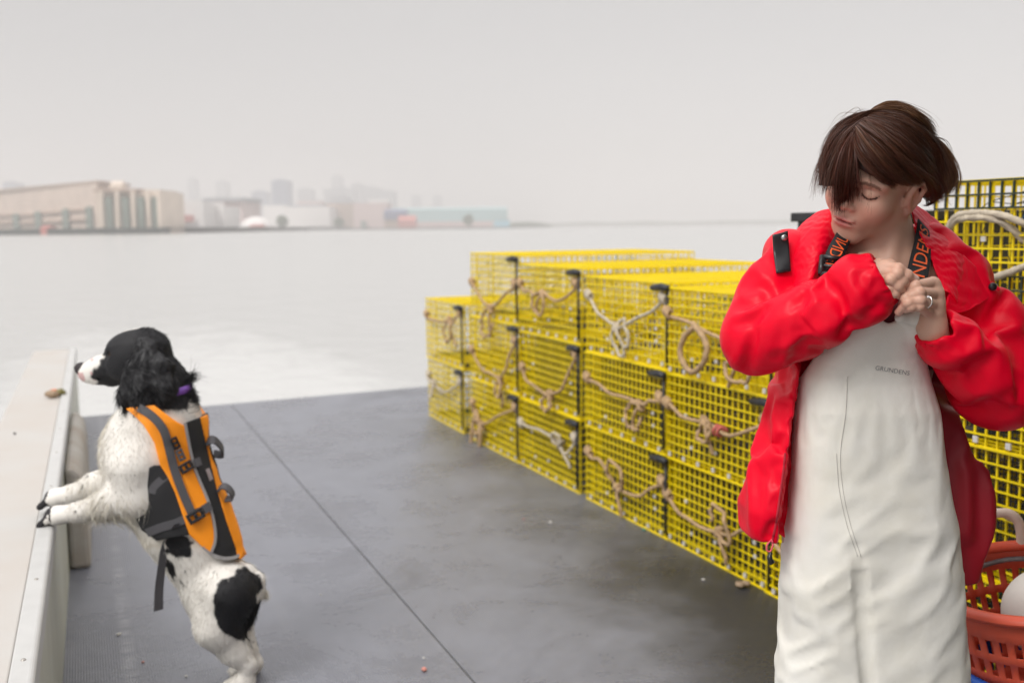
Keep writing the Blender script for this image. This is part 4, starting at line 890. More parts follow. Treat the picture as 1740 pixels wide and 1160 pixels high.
RID_S = [[(1282, 453), (1300, 463), (1318, 478)], [(1270, 495), (1279, 503), (1302, 495)], [(1261, 535), (1283, 530), (1305, 516), (1334, 503)], [(1372, 535), (1380, 515), (1378, 494), (1400, 473)], [(1273, 558), (1257, 600), (1249, 613)], [(1602, 541), (1625, 553), (1655, 561), (1657, 592)], [(1682, 577), (1701, 562), (1724, 558)], [(1687, 568), (1709, 614), (1713, 668)], [(1400, 560), (1450, 520), (1478, 470)], [(1310, 590), (1345, 580), (1400, 555)]]
VAL_B = [[(1325, 650), (1302, 740), (1290, 880)], [(1310, 725), (1280, 800)], [(1333, 640), (1320, 790), (1324, 900)], [(1645, 730), (1655, 850), (1654, 960)], [(1612, 660), (1640, 780)], [(1352, 500), (1362, 560)]]
RID_B = [[(1318, 660), (1292, 760), (1280, 880)], [(1628, 700), (1640, 800), (1636, 900)], [(1668, 760), (1668, 880)]]
L_VS = L_RS = L_VB = L_RB = ()
hemL, hemR = wl(1290, 915, 0)[2], wl(1650, 1010, 0)[2]
def jacket_sdf(P):
    z = P[:, 2]
    T = jT(P, .008) + .004; yoke = chain(P, px((1352, 448, .09), (1420, 418, .10), (1500, 405, .135), (1565, 425, .11), (1622, 470, .09)), [.048, .042, .038, .042, .045], .03)
    T = smin(np.maximum(T, z - zrow(430)), yoke, .04)
    T = T - fold(P, (5, 4, 1.6), .007, 5) * np.clip((zrow(560) - z) / .15, 0, 1) - fold(P, (9, 8, 5), .004, 15)
    T = np.maximum(T, -cap(P, wl(1508, 380, .07), wl(1508, 480, .07), .062))               # neck hole
    fr = P[:, 1] < .10; x_, y_ = wpx(P); p2 = np.where(fr, poly2(x_, y_, cut_poly) * .00103, .1); T = smax(T, -np.maximum(p2, P[:, 1] - .085), .004)
    p3 = poly2(x_, y_, [(1500, 600), (1545, 585), (1600, 560), (1760, 640), (1760, 1200), (1500, 1200)]) * .00103; T = smax(T, -np.maximum(p3, P[:, 1] - .105), .012)
    T = T + crease(P, L_VB, .020, .006) - crease(P, L_RB, .018, .006)
    T = np.maximum(T, (hemL + (hemR - hemL) * np.clip((P[:, 0] + .2) / .38, 0, 1)) - z)
    # picture-left arm
    a = chain(P, *sR, .02) - fold(P, (3, 7, 6), .0055, 31, mRu, 1.3)
    f = chain(P, *fR, .02) - fold(P, (3, 7, 6), .0050, 40, mR, 1.3) - .004 * np.sin(np.clip((P - cuR.astype(np.float32)) @ axR.astype(np.float32) / .05 + 1.2, -1, 1) * 3)
    f = np.maximum(f, (P - cuR.astype(np.float32)) @ axR.astype(np.float32)); f = smin(f, np.abs(_ring(P, cuR - axR * .014, axR, .0425)) - .004, .004)
    f = np.maximum(f, -cap(P, cuR - axR * .02, cuR + axR * .1, .036))
    A1 = smin(a, f, .03)
    # picture-right arm
    a = chain(P, *sL, .02) - fold(P, (3, 7, 6), .0055, 52, mLu, 1.3)
    f = chain(P, *fL, .02) - fold(P, (3, 7, 6), .005, 63, mL, 1.3)
    f = np.maximum(f, (P - cuL.astype(np.float32)) @ axL.astype(np.float32)); f = smin(f, np.abs(_ring(P, cuL - axL * .008, axL, .033)) - .0045, .004)
    f = np.maximum(f, -cap(P, cuL - axL * .012, cuL + axL * .1, .0265))
    A2 = smin(a, f, .03); A1 = np.minimum(A1, A2); A1 = A1 + crease(P, L_VS, .014, .008) - crease(P, L_RS, .013, .006)
    return smin(T, A1, .022)
def _ring(P, c, ax, r):
    q = P - c.astype(np.float32); h = q @ ax.astype(np.float32); rad = np.sqrt(np.maximum(np.einsum('ij,ij->i', q, q) - h * h, 0)); return np.sqrt((rad - r) ** 2 + (h * .35) ** 2)
_l = lay(jacket_sdf, VAL_S), lay(jacket_sdf, RID_S), lay(jacket_sdf, VAL_B), lay(jacket_sdf, RID_B); L_VS, L_RS, L_VB, L_RB = _l
Vj, Qj = sdf_mesh(jacket_sdf, (-.31, -.20, .70), (.36, .28, 1.46), .0084)
# lapels and storm flaps as real cloth sheets joined to the jacket
def cloth(G, nu=26, nv=30, th=.0035, amp=.004, f=22, seed=0):
    V, Q = sheet_grid(G, nu, nv); N = normals_of(V, Q); V = V + N * (amp * vnoise((V * f + seed).astype(np.float32)))[:, None]; N = normals_of(V, Q)
    n = len(V); idx = np.arange(n).reshape(nu, nv); rim = np.concatenate([idx[0, :], idx[1:, -1], idx[-1, -2::-1], idx[-2:0:-1, 0]]); r2 = np.roll(rim, -1)
    return np.concatenate([V + N * th / 2, V - N * th / 2]), np.concatenate([Q, Q[:, ::-1] + n, np.stack([rim, rim + n, r2 + n, r2], 1)])
lapR = cloth([px((1545, 356, .085), (1560, 398, .040), (1581, 436, .012), (1600, 492, -.022)), px((1556, 350, .115), (1580, 400, .055), (1603, 445, .012), (1613, 500, -.03)), px((1585, 372, .125), (1614, 410, .062), (1627, 455, .010), (1624, 515, -.028)), px((1606, 392, .13), (1640, 425, .075), (1650, 468, .03), (1634, 525, -.005))], seed=2)
lapL = cloth([px((1430, 374, .075), (1418, 402, .032), (1402, 440, .004), (1380, 508, -.022)), px((1414, 360, .085), (1400, 396, .022), (1388, 440, -.008), (1368, 505, -.03)), px((1392, 362, .09), (1372, 395, .035), (1362, 445, .005), (1352, 505, -.02)), px((1365, 380, .10), (1346, 405, .06), (1341, 450, .03), (1338, 500, .0))], seed=5)
flapR = cloth([px((1632, 428, .04), (1650, 446, .030), (1692, 484, .025)), px((1612, 500, -.03), (1650, 510, -.01), (1699, 492, .02)), px((1600, 530, -.045), (1640, 530, -.03), (1690, 500, .015))], 12, 24, .0035, .003, 25, 9)
parts = [(Vj, Qj), lapR, lapL, flapR]; vo = 0; AV = []; AQ = []
for v, q in parts: AV.append(v); AQ.append(q + vo); vo += len(v)
JV, JQ = np.concatenate(AV).astype(np.float32), np.concatenate(AQ)
wj = np.full(len(JV), .12)
nj = len(Vj); wj[nj:] = .95
for c_, r_ in ((cuR, .055), (cuL, .05)): wj = np.maximum(wj, .6 * (np.linalg.norm(JV - c_, axis=1) < r_))
x_, y_ = wpx(JV.astype(float)); pe = np.abs(poly2(x_, y_, cut_poly)); wj = np.maximum(wj, .4 * ((pe < 14) & (JV[:, 1] < .08))); wj = np.maximum(wj, .5 * (np.abs(x_ - 1515) < 60) * (y_ < 430))
JV2 = buckle_cloth(JV, JQ, .11, .09, 26, 9, weight=wj)
jhit = onto(JV2, JQ)
cx_, cy_ = wpx(JV.astype(float)[JQ].mean(1)); fc_ = JV[JQ].mean(1); shaded_in_ = ((poly2(cx_, cy_, [(1500, 600), (1600, 560), (1700, 730), (1670, 1060), (1500, 1200)]) < 0) & (fc_[:, 1] > .06) & (fc_[:, 1] < .125)).astype(np.int32)  # faces of the open right side that take the shaded red
jac = link('jacket', new_mesh('jacket', JV2, JQ, [M_red_, M_redin], midx=shaded_in_), PW); sb_ = jac.modifiers.new('sub', 'SUBSURF'); sb_.levels = sb_.render_levels = 1
tz = lambda x, y: min(tol(atD(x, y, 1.72))[1], jhit(x, y)[1])
G = [[wl(x, y, min(jhit(x, y)[1], .03) - .009) for x, y in col] for col in (((1312, 399), (1314, 430), (1319, 464)), ((1325, 396), (1328, 428), (1331, 463)), ((1338, 392), (1341, 425), (1343, 461)))]
for c_ in range(3): G[0][c_] = G[1][c_] + (wl((1312, 1314, 1319)[c_], (399, 430, 464)[c_], 0) - wl((1325, 1328, 1331)[c_], (396, 428, 463)[c_], 0))
V, Q = cloth(G, 10, 16, .003, .002, 30, 1)
tabo = link('fastening_tab', new_mesh('fastening_tab', V, Q, [M_plast]), jac)
def disc(c, r, h, name, m, parent):
    b = MB(); n = 14; V = []
    for rr, hh in ((r, 0), (r, -h * .6), (r * .75, -h), (.0002, -h)):
        for k in range(n): a_ = 2 * math.pi * k / n; V.append((c[0] + rr * math.cos(a_), c[1] + hh, c[2] + rr * math.sin(a_)))
    b.quad_mesh(V, [(i * n + k, i * n + (k + 1) % n, (i + 1) * n + (k + 1) % n, (i + 1) * n + k) for i in range(3) for k in range(n)]); return b.build(name, m, parent, True)
disc(G[1][0] * .5 + G[2][0] * .5 + np.array([0, -.003, -.010]), .0055, .004, 'snap', M_snap, tabo)
disc(jhit(1686, 487, .004), .007, .006, 'snap', M_plast, jac)
zp = [(1334, 770), (1331, 800), (1324, 850), (1318, 890), (1312, 918)]
ribbon_on(jhit, zp, .0022, 'zipper', mat('zipper_red', (.5, .01, .03), .5, bump=1.0, bscale=900), jac, .001, 50)
c = np.array([jhit(x, y, .004) for x, y in spline([(1312, 916), (1304, 924), (1303, 934), (1309, 936), (1313, 926), (1312, 918)], 24)]); b = MB(); b.tube(c, .0016, 6); b.build('zipper_pull', mat('pull_cord', (.75, .10, .14), .6), jac, True)
b = MB(); b.tube(spline([wl(1310, 938, -.075), wl(1308, 948, -.078), wl(1312, 956, -.078)], 10), [.003] * 3 + [.0045] * 4 + [.005] * 3, 8); b.build('cord_end', M_plast, jac, True)
# maroon shirt showing between the hands
def shirt_sdf(P):
    d = chain(P, px((1470, 560, .075), (1510, 545, .07), (1560, 560, .08)), [.085, .085, .075], .05); return np.maximum(d, P[:, 2] - (zrow(505) - .25 * np.abs(P[:, 0] - wl(1512, 500, .05)[0])))
Vs, Qs = sdf_mesh(shirt_sdf, (-.20, -.10, 1.05), (.22, .20, 1.32), .008); link('shirt', new_mesh('shirt', Vs, Qs, [M_shirt]), PW)
# ---- braces with lettering
def strap(Ledge, Redge, txt, t0, t1, flip, name):
    G = [[wl(*p) for p in Ledge], [wl(*p) for p in Redge]]; nu, nv = 3, 26
    A = np.array(G, float); S_ = spline(np.swapaxes(A, 0, 1), nv)      # nv x 2 x 3
    V = np.stack([S_[:, 0], (S_[:, 0] + S_[:, 1]) / 2, S_[:, 1]], 0).reshape(-1, 3)
    i, j = np.meshgrid(np.arange(2), np.arange(nv - 1), indexing='ij'); k = (i * nv + j).ravel(); Q = np.stack([k, k + 1, k + nv + 1, k + nv], 1)
    N = normals_of(V, Q); n = len(V); idx = np.arange(n).reshape(3, nv); rim = np.concatenate([idx[0, :], idx[1:, -1], idx[-1, -2::-1], idx[-2:0:-1, 0]]); r2 = np.roll(rim, -1); th = .0025
    o = link(name, new_mesh(name, np.concatenate([V + N * th / 2, V - N * th / 2]), np.concatenate([Q, Q[:, ::-1] + n, np.stack([rim, rim + n, r2 + n, r2], 1)]), [M_strap], False), bibo)
    T, Fs = text_mesh(txt); T[:, 0] /= T[:, 0].max(); T[:, 1] /= T[:, 1].max(); out = []
    sg = -1 if N[:, 1].mean() > 0 else 1
    for x, y, _ in T:
        s = (t0 + (t1 - t0) * x) * (nv - 1); a_ = int(np.clip(s, 0, nv - 2)); f_ = s - a_; w_ = .16 + .68 * (1 - y if flip else y)
        q = lambda r: S_[r, 0] * (1 - w_) + S_[r, 1] * w_
        out.append(q(a_) * (1 - f_) + q(a_ + 1) * f_ + N[nv + a_] * sg * (th / 2 + .0009))
    link('lettering', new_mesh('lettering', out, Fs, [M_orl], False), o); return o
strap([(1560, 372, .060), (1555, 405, .030), (1546, 440, .000), (1538, 478, -.045), (1530, 540, -.066)], [(1578, 392, .055), (1581, 420, .025), (1580, 450, -.005), (1573, 487, -.048), (1558, 545, -.070)], 'NDENS', .68, .04, True, 'shoulder_strap')
strap([(1432, 376, .062), (1420, 398, .020), (1404, 428, -.004), (1393, 470, -.030), (1392, 560, -.062)], [(1450, 392, .055), (1444, 412, .014), (1434, 436, -.010), (1424, 474, -.036), (1424, 566, -.068)], 'GRUNDENS', .02, .80, True, 'shoulder_strap')
bk = MB(); A_, B_ = wl(1394, 448, -.024), wl(1433, 452, -.030); dv = wl(1392, 470, -.040) - wl(1394, 448, -.024)
for s in (-.55, .12, .75): bk.tube([A_ + dv * s - [0, .006, 0], B_ + dv * s - [0, .006, 0]], .0045 if s != .12 else .0035, 8)
for e_ in (A_, B_): bk.tube([e_ - dv * .6 - [0, .006, 0], e_ + dv * .8 - [0, .006, 0]], .0048, 8)
bk.build('strap_buckle', M_plast, bibo, True)
# boots below the trouser legs
def boot_sdf(sx):
    c = wl(1390 if sx < 0 else 1560, 1500, .08)[0]
    def f(P):
        d = cap(P, (c, .09, .30), (c, .09, .07), .058, .052); d = smin(d, chain(P, [(c, .09, .05), (c + sx * .01, -.03, .045), (c + sx * .02, -.09, .04)], [.05, .046, .038], .02), .03); return np.maximum(d, -(P[:, 2] - .001))
    return f, c
for sx in (-1, 1):
    f, c = boot_sdf(sx); V, Q = sdf_mesh(f, (c - .1, -.16, -.02), (c + .1, .2, .4), .009); link('boot', new_mesh('boot', V, Q, [M_boot]), PW)
# ================================================================== her hair
bl = wl(1599, 290, .06)
def hair_env(P):
    q = toh(P)
    d = ell(q, (-.008, .000, .049), (.081, .101, .085))
    d = smin(d, ell(q, (.006, -.068, .018), (.062, .044, .058)), .035)
    d = smin(d, ell(q, (-.018, .064, .056), (.064, .046, .056)), .03) * HS
    d = smin(d, chain(P, px((1410, 280, -.01), (1400, 325, -.02), (1397, 345, -.025)), [.026, .018, .008], .02), .03)
    d = smin(d, chain(P, px((1574, 258, .06), (1587, 288, .06), (1582, 316, .06), (1574, 336, .06)), [.018, .015, .016, .008], .02), .025)
    return d
def hair_cap(P):
    q = toh(P); d = hair_env(P) + .0085 - .004 * vnoise((P * np.float32([45, 45, 18])))
    # leave face, ears and neck free
    face = ell(q, (.022, .105, -.035), (.055, .088, .072)); side = ell(q, (.085, .030, -.030), (.040, .060, .050)); ear = ell(q, (.085, -.008, .000), (.034, .026, .040))
    d = smax(d, -face, .01); d = smax(d, -side, .01); d = smax(d, -ear * HS, .006)
    x_, y_ = wpx(P.astype(float)); pf = poly2(x_, y_, [(1446, 300), (1453, 290), (1466, 297), (1494, 315), (1528, 330), (1534, 362), (1440, 420), (1395, 410), (1420, 366), (1446, 362)]) * .001
    d = np.where(P[:, 1] < HO[1] + .03, smax(d, -(pf - .006), .003), d)
    d = np.maximum(d, -poly2(x_, y_, [(1360, 312), (1425, 318), (1446, 300), (1446, 380), (1360, 380)]) * .001)
    nk = ell(q, (0, .01, -.115), (.12, .12, .075)); return smax(d, -nk, .01)
Vc, Qc = sdf_mesh(hair_cap, HO - .15, HO + .17, .0032)
hrg = np.random.default_rng(11)
def haircol(n, light): 
    base = np.array([.070, .020, .012])[None] * (1 + .35 * hrg.normal(size=(n, 1)).clip(-1.5, 2)); return base * (1 - light) + np.array([.24, .115, .05])[None] * light  # light mixes in paler brown; on crown and back locks it paints highlights
tl = np.clip((Vc[:, 2] - wl(1490, 235, 0)[2]) / .05, 0, 1)[:, None] * .35  # cap coloured lighter towards the crown, in place of its highlight
hairV = [Vc]; hairQ = [Qc]; hairC = [np.array([.035, .015, .010]) * (1 - tl) + np.array([.12, .06, .03]) * tl]; hoff = len(Vc)
def hair_sheet(guides, n, width=.00075, lift=(.0, .006), jit=.004, light=0.0, ends=.12, m=18, wave=.0022):
    global hoff
    """strands between neighbouring guide polylines given in pixels, lying on the hair's own volume"""
    G = []
    for g in guides:
        c = spline(np.array([p[:2] for p in g], float), m); dep = [p[2] if len(p) > 2 else None for p in g]
        pts = np.array([surf(hair_env, x, y) for x, y in c])
        if any(d is not None for d in dep):
            dd = np.interp(np.linspace(0, 1, m), np.linspace(0, 1, len(g)), [0 if d is None else d for d in dep]); pts = np.array([wl(x, y, d) for (x, y), d in zip(c, dd)])
        # smooth depth so the locks keep a plain sweep
        for _ in range(4): pts[1:-1] = (pts[:-2] + 2 * pts[1:-1] + pts[2:]) / 4
        G.append(pts)
    G = np.array(G); k = len(G)
    s = hrg.uniform(0, k - 1, n); ncl = int(5 * (k - 1)) + 2; cc = np.sort(hrg.uniform(0, k - 1, ncl)); ci_ = np.abs(s[:, None] - cc[None]).argmin(1)
    pull = hrg.uniform(.45, .9, n)[:, None] * np.linspace(0, 1, m)[None] ** 1.6; se = np.clip(s[:, None] + (cc[ci_] - s)[:, None] * pull, 0, k - 1.001)
    i = np.minimum(se.astype(int), k - 2); f = (se - i)[..., None]; j_ = np.arange(m)[None]
    Pth = G[i, j_] * (1 - f) + G[i + 1, j_] * f
    nrm = Pth - HO; nrm /= np.linalg.norm(nrm, axis=2)[..., None]
    lf_ = (hrg.uniform(*lift, size=(n, 1, 1)) * .6 + hrg.uniform(-.002, lift[1] * .9, ncl)[ci_][:, None, None]) * np.sin(np.linspace(.15, 2.6, m))[None, :, None]
    clump = vnoise(np.stack([s * 5, s * 0, s * 0], 1).astype(np.float32))[:, None, None] * .007 * np.linspace(0, 1, m)[None, :, None]
    ph_ = hrg.uniform(0, 6.28, (ncl, 3)); tt_ = np.linspace(0, 1, m)[None, :]
    wav = np.stack([np.sin(tt_ * hrg.uniform(4, 8) + ph_[ci_, q_][:, None]) for q_ in range(3)], 2) * wave * (tt_ ** .7)[..., None]; Pth = Pth + wav
    off = hrg.normal(size=(n, 1, 3)) * jit * (.25 + np.linspace(0, 1, m)[None, :, None] ** 1.5)
    Pth = Pth + nrm * (lf_ + clump + .001) + off
    ln = np.clip((1 - np.abs(hrg.normal(size=n)) * ends * .8) * (1 - hrg.uniform(0, ends, ncl))[ci_], .45, 1); tt = np.linspace(0, 1, m)
    src = tt[None] * ln[:, None] * (m - 1); a_ = np.minimum(src.astype(int), m - 2); fr = (src - a_)[..., None]; r_ = np.arange(n)[:, None]
    Pth = Pth[r_, a_] * (1 - fr) + Pth[r_, a_ + 1] * fr
    x_, y_ = wpx(Pth.reshape(-1, 3)); ins = (poly2(x_, y_, [(1526, 326), (1538, 319), (1560, 316), (1571, 324), (1570, 338), (1556, 352), (1540, 362), (1529, 358)]) < 0).reshape(n, m)
    for i_ in np.where(ins.any(1))[0]: j_ = max(int(np.argmax(ins[i_])) - 1, 0); Pth[i_, j_:] = Pth[i_, j_] + (np.arange(m - j_)[:, None] * 1e-5)
    V, Q, C = strands(Pth, width * hrg.uniform(.6, 1.3, n), hrg, haircol(n, light if np.isscalar(light) else hrg.uniform(*light, size=(n, 1))))
    hairV.append(V.astype(np.float32)); hairQ.append(Q + hoff); hairC.append(C); hoff += len(V)
def hair_cover(n, m=14, step=.0085):
    """strands combed down over the whole cap, back of the head included"""
    global hoff
    up_z = (Vc @ hu); vis = np.where((Vc[:, 2] > HO[2] - .03) & (Vc[:, 1] > HO[1] + .03))[0]; r = vis[hrg.integers(0, len(vis), n)]; P = Vc[r].astype(np.float64); out = [P.copy()]
    part = np.array([wl(1450, 231, -.03), wl(1468, 208, .0), wl(1488, 189, .04)]); pa, pb = part[0], part[2]; pd = (pb - pa) / np.linalg.norm(pb - pa)
    wob = hrg.normal(size=(n, 3)) * .25
    for k in range(m - 1):
        e = .002; F = lambda Q: hair_env(Q.astype(np.float32)).astype(np.float64)
        G = np.stack([F(P + np.eye(3)[i] * e) - F(P - np.eye(3)[i] * e) for i in range(3)], 1); G /= np.linalg.norm(G, axis=1)[:, None] + 1e-9
        h = (P - pa) @ pd; aw = P - (pa + np.clip(h, 0, np.linalg.norm(pb - pa))[:, None] * pd); aw /= np.linalg.norm(aw, axis=1)[:, None] + 1e-9
        D = np.array([0, 0, -1.0]) * min(1, .35 + .06 * k) + aw * max(.1, .8 - .06 * k) + wob; D -= G * (D * G).sum(1)[:, None]; D /= np.linalg.norm(D, axis=1)[:, None] + 1e-9
        P = P + D * step; P = P - G * (F(P) - .0015 - .004 * np.sin(k / m * 3))[:, None] * .7; out.append(P.copy())
    Pth = np.stack(out, 1); low = HO[2] - .055 + hrg.uniform(0, .02, n); x_, y_ = wpx(Pth.reshape(-1, 3)); fr = (Pth.reshape(-1, 3)[:, 1] < HO[1] + .035)
    ins = ((poly2(x_, y_, [(1440, 300), (1452, 286), (1468, 290), (1496, 308), (1528, 322), (1540, 317), (1560, 314), (1573, 324), (1572, 345), (1540, 366), (1440, 420), (1380, 410), (1372, 352), (1430, 352)]) < 0) & fr).reshape(n, m) | (Pth[:, :, 2] < low[:, None])
    for i_ in np.where(ins.any(1))[0]: j_ = max(int(np.argmax(ins[i_])) - 1, 0); Pth[i_, j_:] = Pth[i_, j_] + (np.arange(m - j_)[:, None] * 1e-5)
    V, Q, C = strands(Pth, .0008 * hrg.uniform(.6, 1.3, n), hrg, haircol(n, hrg.uniform(0, .35, (n, 1)))); hairV.append(V.astype(np.float32)); hairQ.append(Q + hoff); hairC.append(C); hoff += len(V)
hair_cover(6500)
side = [[(1449, 230), (1452, 254), (1465, 277), (1493, 301), (1527, 321)], [(1455, 220), (1470, 246), (1497, 279), (1525, 308), (1546, 318)], [(1465, 211), (1492, 238), (1528, 275), (1560, 305), (1582, 342)],
        [(1474, 204), (1508, 226), (1545, 262), (1572, 300), (1586, 340)], [(1480, 198), (1522, 212), (1560, 244), (1584, 282), (1590, 328)], [(1486, 192), (1526, 199), (1564, 227), (1586, 262), (1596, 302)]]
hair_sheet(side[:2], 2600, light=(0, .22), jit=.003, ends=.18)
hair_sheet(side[2:], 6500, light=(0, .30), jit=.0045, ends=.34, wave=.006, lift=(0, .010))
hair_sheet(side[1:], 2600, light=(.0, .4), lift=(.004, .013), jit=.005, wave=.005)
bang = [[(1486, 189), (1442, 204), (1406, 244), (1389, 300), (1382, 343)], [(1474, 199), (1434, 222), (1408, 268), (1397, 315), (1391, 352)], [(1463, 209), (1432, 240), (1415, 282), (1406, 325), (1402, 358)],
        [(1455, 220), (1437, 255), (1428, 298), (1424, 335), (1424, 362)], [(1450, 228), (1444, 262), (1440, 300), (1439, 340), (1437, 366)], [(1450, 233), (1449, 264), (1449, 296), (1452, 330), (1455, 362)]]
hair_sheet(bang, 6500, light=(0, .22), jit=.005, ends=.42, wave=.004)
hair_sheet(bang[3:], 1800, light=(0, .1), jit=.004, lift=(.004, .010), ends=.15)
hair_sheet([[(1450, 235), (1452, 270), (1455, 310), (1457, 350), (1456, 380)], [(1452, 232), (1458, 268), (1463, 305), (1465, 345), (1462, 372)]], 60, width=.0009, jit=.004, ends=.3)
hair_sheet([[(1552, 235), (1576, 255), (1590, 285), (1590, 312), (1580, 335)], [(1562, 226), (1588, 252), (1602, 286), (1600, 314), (1588, 338)]], 1800, light=(.2, 1.1), jit=.003, wave=.007, lift=(.004, .016))
hair_sheet([[(1545, 285), (1560, 310), (1568, 332), (1574, 349)], [(1560, 280), (1574, 305), (1584, 325), (1586, 344)], [(1570, 275), (1585, 300), (1593, 318), (1594, 336)]], 2200, light=(0, .2), jit=.004, ends=.3, wave=.007)
hair_sheet([[(1488, 186), (1520, 184), (1556, 202), (1582, 232)], [(1480, 192), (1520, 196), (1556, 220), (1584, 252)]], 1400, light=(.4, 1.2), lift=(.004, .013), jit=.004, wave=.005)
for _ in range(30):
    t_ = hrg.uniform(0, 1); x0, y0 = 1450 + 45 * t_, 232 - 44 * t_; a_ = hrg.uniform(-.2, 1.15); R2 = hrg.uniform(90, 99)
    q_ = [(x0, y0)] + [(1494 + R2 * math.sin(a_ + u) * (1.0 if a_ + u > 0 else 1.05), 272 - R2 * math.cos(a_ + u) + 6 * hrg.normal()) for u in (np.array([.25, .55, .85, 1.1]) if a_ > -.0 else np.array([-.3, -.6, -.9, -1.15]))]
    q_ = [(x, y, .03) for x, y in q_]; hair_sheet([q_, [(x + 1, y + 2, d) for x, y, d in q_]], 2, width=.0006, jit=.003, lift=(0, .002), light=(0, .5))
for wsp in ([(1585, 232, .05), (1606, 238, .05), (1613, 258, .05), (1611, 275, .05), (1598, 284, .05)], [(1484, 187, .02), (1470, 190, .02), (1440, 206, .01), (1415, 225, .0)], [(1400, 250, .0), (1385, 290, .0), (1381, 325, .0), (1379, 340, .0)], [(1585, 330, .05), (1605, 340, .05), (1612, 346, .05)], [(1458, 235, -.045), (1478, 290, -.05), (1478, 340, -.06), (1470, 372, -.06)]):
    hair_sheet([wsp, [(a + 2, b + 2, c) for a, b, c in wsp]], 9, width=.0006, jit=.0022, lift=(0, .002), light=(0, .3))
hairo = link('hair', new_mesh('hair', np.concatenate(hairV), np.concatenate(hairQ), [M_hair], True, np.clip(np.concatenate(hairC), 0.004, 1)), PW)
# ================================================================== the dog
DB = np.array([.42, 3.05, 0.0]); dF = np.array([-.88, .475, 0]); dF /= np.linalg.norm(dF); dLt = np.array([dF[1] * -1 * -1 * -1, dF[0], 0.0])
dLt = np.cross([0, 0, 1.0], dF)          # the dog's left, towards the camera
def dg(px_, py_, o=0.0):
    """pixel ray met with the dog's own side plane, o metres to its left"""
    d = ray(px_, py_); t = ((DB + dLt * o - c_C) @ dLt) / (d @ dLt); return c_C + d * t
DG = empty('dog', (DB[0], DB[1], 0)); tag(DG, 'black and white spaniel in orange life vest standing with forepaws on the bulwark', 'dog')
def rel(V): return (V - np.array([DB[0], DB[1], 0])).astype(np.float32)
def mirr_px(P):
    """pixels of each point, points on the far half folded over to the near half (left and right alike)"""
    o = (P - DB) @ dLt; Q = P - np.minimum(o, 0)[:, None] * 2 * dLt; return proj(Q)
# torso: spine runs slightly towards the camera side because the back is turned to us
tor = [(dg(272, 735, .0), .118), (dg(263, 778, .0), .138), (dg(284, 837, .0), .134), (dg(314, 895, .0), .122), (dg(338, 940, .0), .100), (dg(358, 985, .0), .095)]
LATS = .80
def dl(P, c):
    return P
def squash(P, s):
    """narrow the trunk from side to side"""
    o = (P - DB.astype(np.float32)) @ dLt.astype(np.float32); return P + (o * (1 / s - 1))[:, None] * dLt.astype(np.float32)
def torso_sdf(P):
    Q = squash(P, LATS); d = chain(Q, [t[0] for t in tor], [t[1] for t in tor], .05)
    d = smin(d, ell(Q, dg(222, 770, .0), (.080, .080, .115)), .06)      # forechest
    return d * .9
def head_rot(pitch):
    c, s = math.cos(pitch), math.sin(pitch); f = dF * c + np.array([0, 0, s]); u = np.cross(f, dLt) * -1; u = np.cross(dLt, f) * -1
    u = np.array([0, 0, 1.0]) * c - dF * s; return np.stack([f, dLt, u], 1)
dHR = head_rot(-.16); dHO = dg(236, 606, .0)
def dh(f, l, u): return dHO + dHR @ np.array([f, l, u])
def dhead_sdf(P):
    q = ((P - dHO.astype(np.float32)) @ dHR.astype(np.float32)); qa = q.copy(); qa[:, 1] = np.abs(qa[:, 1])
    d = ell(q, (-.012, 0, .018), (.088, .066, .068))
    d = smin(d, ell(q, (.040, 0, .028), (.055, .050, .044)), .03)                         # forehead, stop
    d = smin(d, chain(q, [(.07, 0, -.008), (.13, 0, -.018), (.168, 0, -.022)], [.042, .036, .031], .02), .02)     # muzzle
    d = smin(d, ell(qa, (.122, .017, -.032), (.056, .021, .029)), .015)                   # flews
    d = smin(d, chain(q, [(.03, 0, -.055), (.10, 0, -.054), (.150, 0, -.046)], [.030, .018, .013], .02), .012)     # lower jaw
    d = smin(d, ell(qa, (.03, .045, -.022), (.05, .022, .040)), .03)                      # cheek
    d = smin(d, ell(qa, (.052, .034, .040), (.018, .013, .011)), .015)                     # brow
    d = smax(d, -ell(qa, (.064, .043, .022), (.013, .008, .009)), .01)
    d = smin(d, ell(qa, (.060, .037, .022), (.0115, .0095, .0095)), .003)                  # eye ball and lids
    d = smax(d, -chain(qa, [(.165, .012, -.040), (.12, .034, -.044), (.075, .044, -.050)], [.0025, .003, .003], .004), .006)   # mouth line
    d = smin(d, ell(q, (.188, 0, -.006), (.021, .021, .019)), .006)                       # nose leather
    d = smax(d, -ell(qa, (.202, .009, -.008), (.006, .004, .005)), .004)
    return d
def leg(P, pts, rs, k=.015): return chain(P, pts, rs, k)
SH = .075
pawN, pawF = dg(93, 884, .055), dg(92, 846, -.055)
pawN[2] = max(pawN[2], GZ + .035); pawF[2] = max(pawF[2], GZ + .035)
nearf = [dg(232, 792, .085), dg(238, 842, .085), dg(190, 852, .075), dg(140, 868, .062), pawN]; farf = [dg(215, 782, -.07), dg(205, 822, -.075), dg(165, 826, -.07), dg(122, 840, -.06), pawF]
hipN, hipF = dg(375, 995, .055), dg(375, 995, -.055)
nearh = [dg(388, 1010, .06), dg(372, 1062, .075), dg(398, 1104, .065), dg(421, 1128, .06), np.array([*dg(418, 1150, .06)[:2], .03])]
farh = [dg(396, 1005, -.05), dg(392, 1062, -.06), dg(412, 1100, -.05), dg(432, 1126, -.05), np.array([*dg(430, 1150, -.05)[:2], .03])]
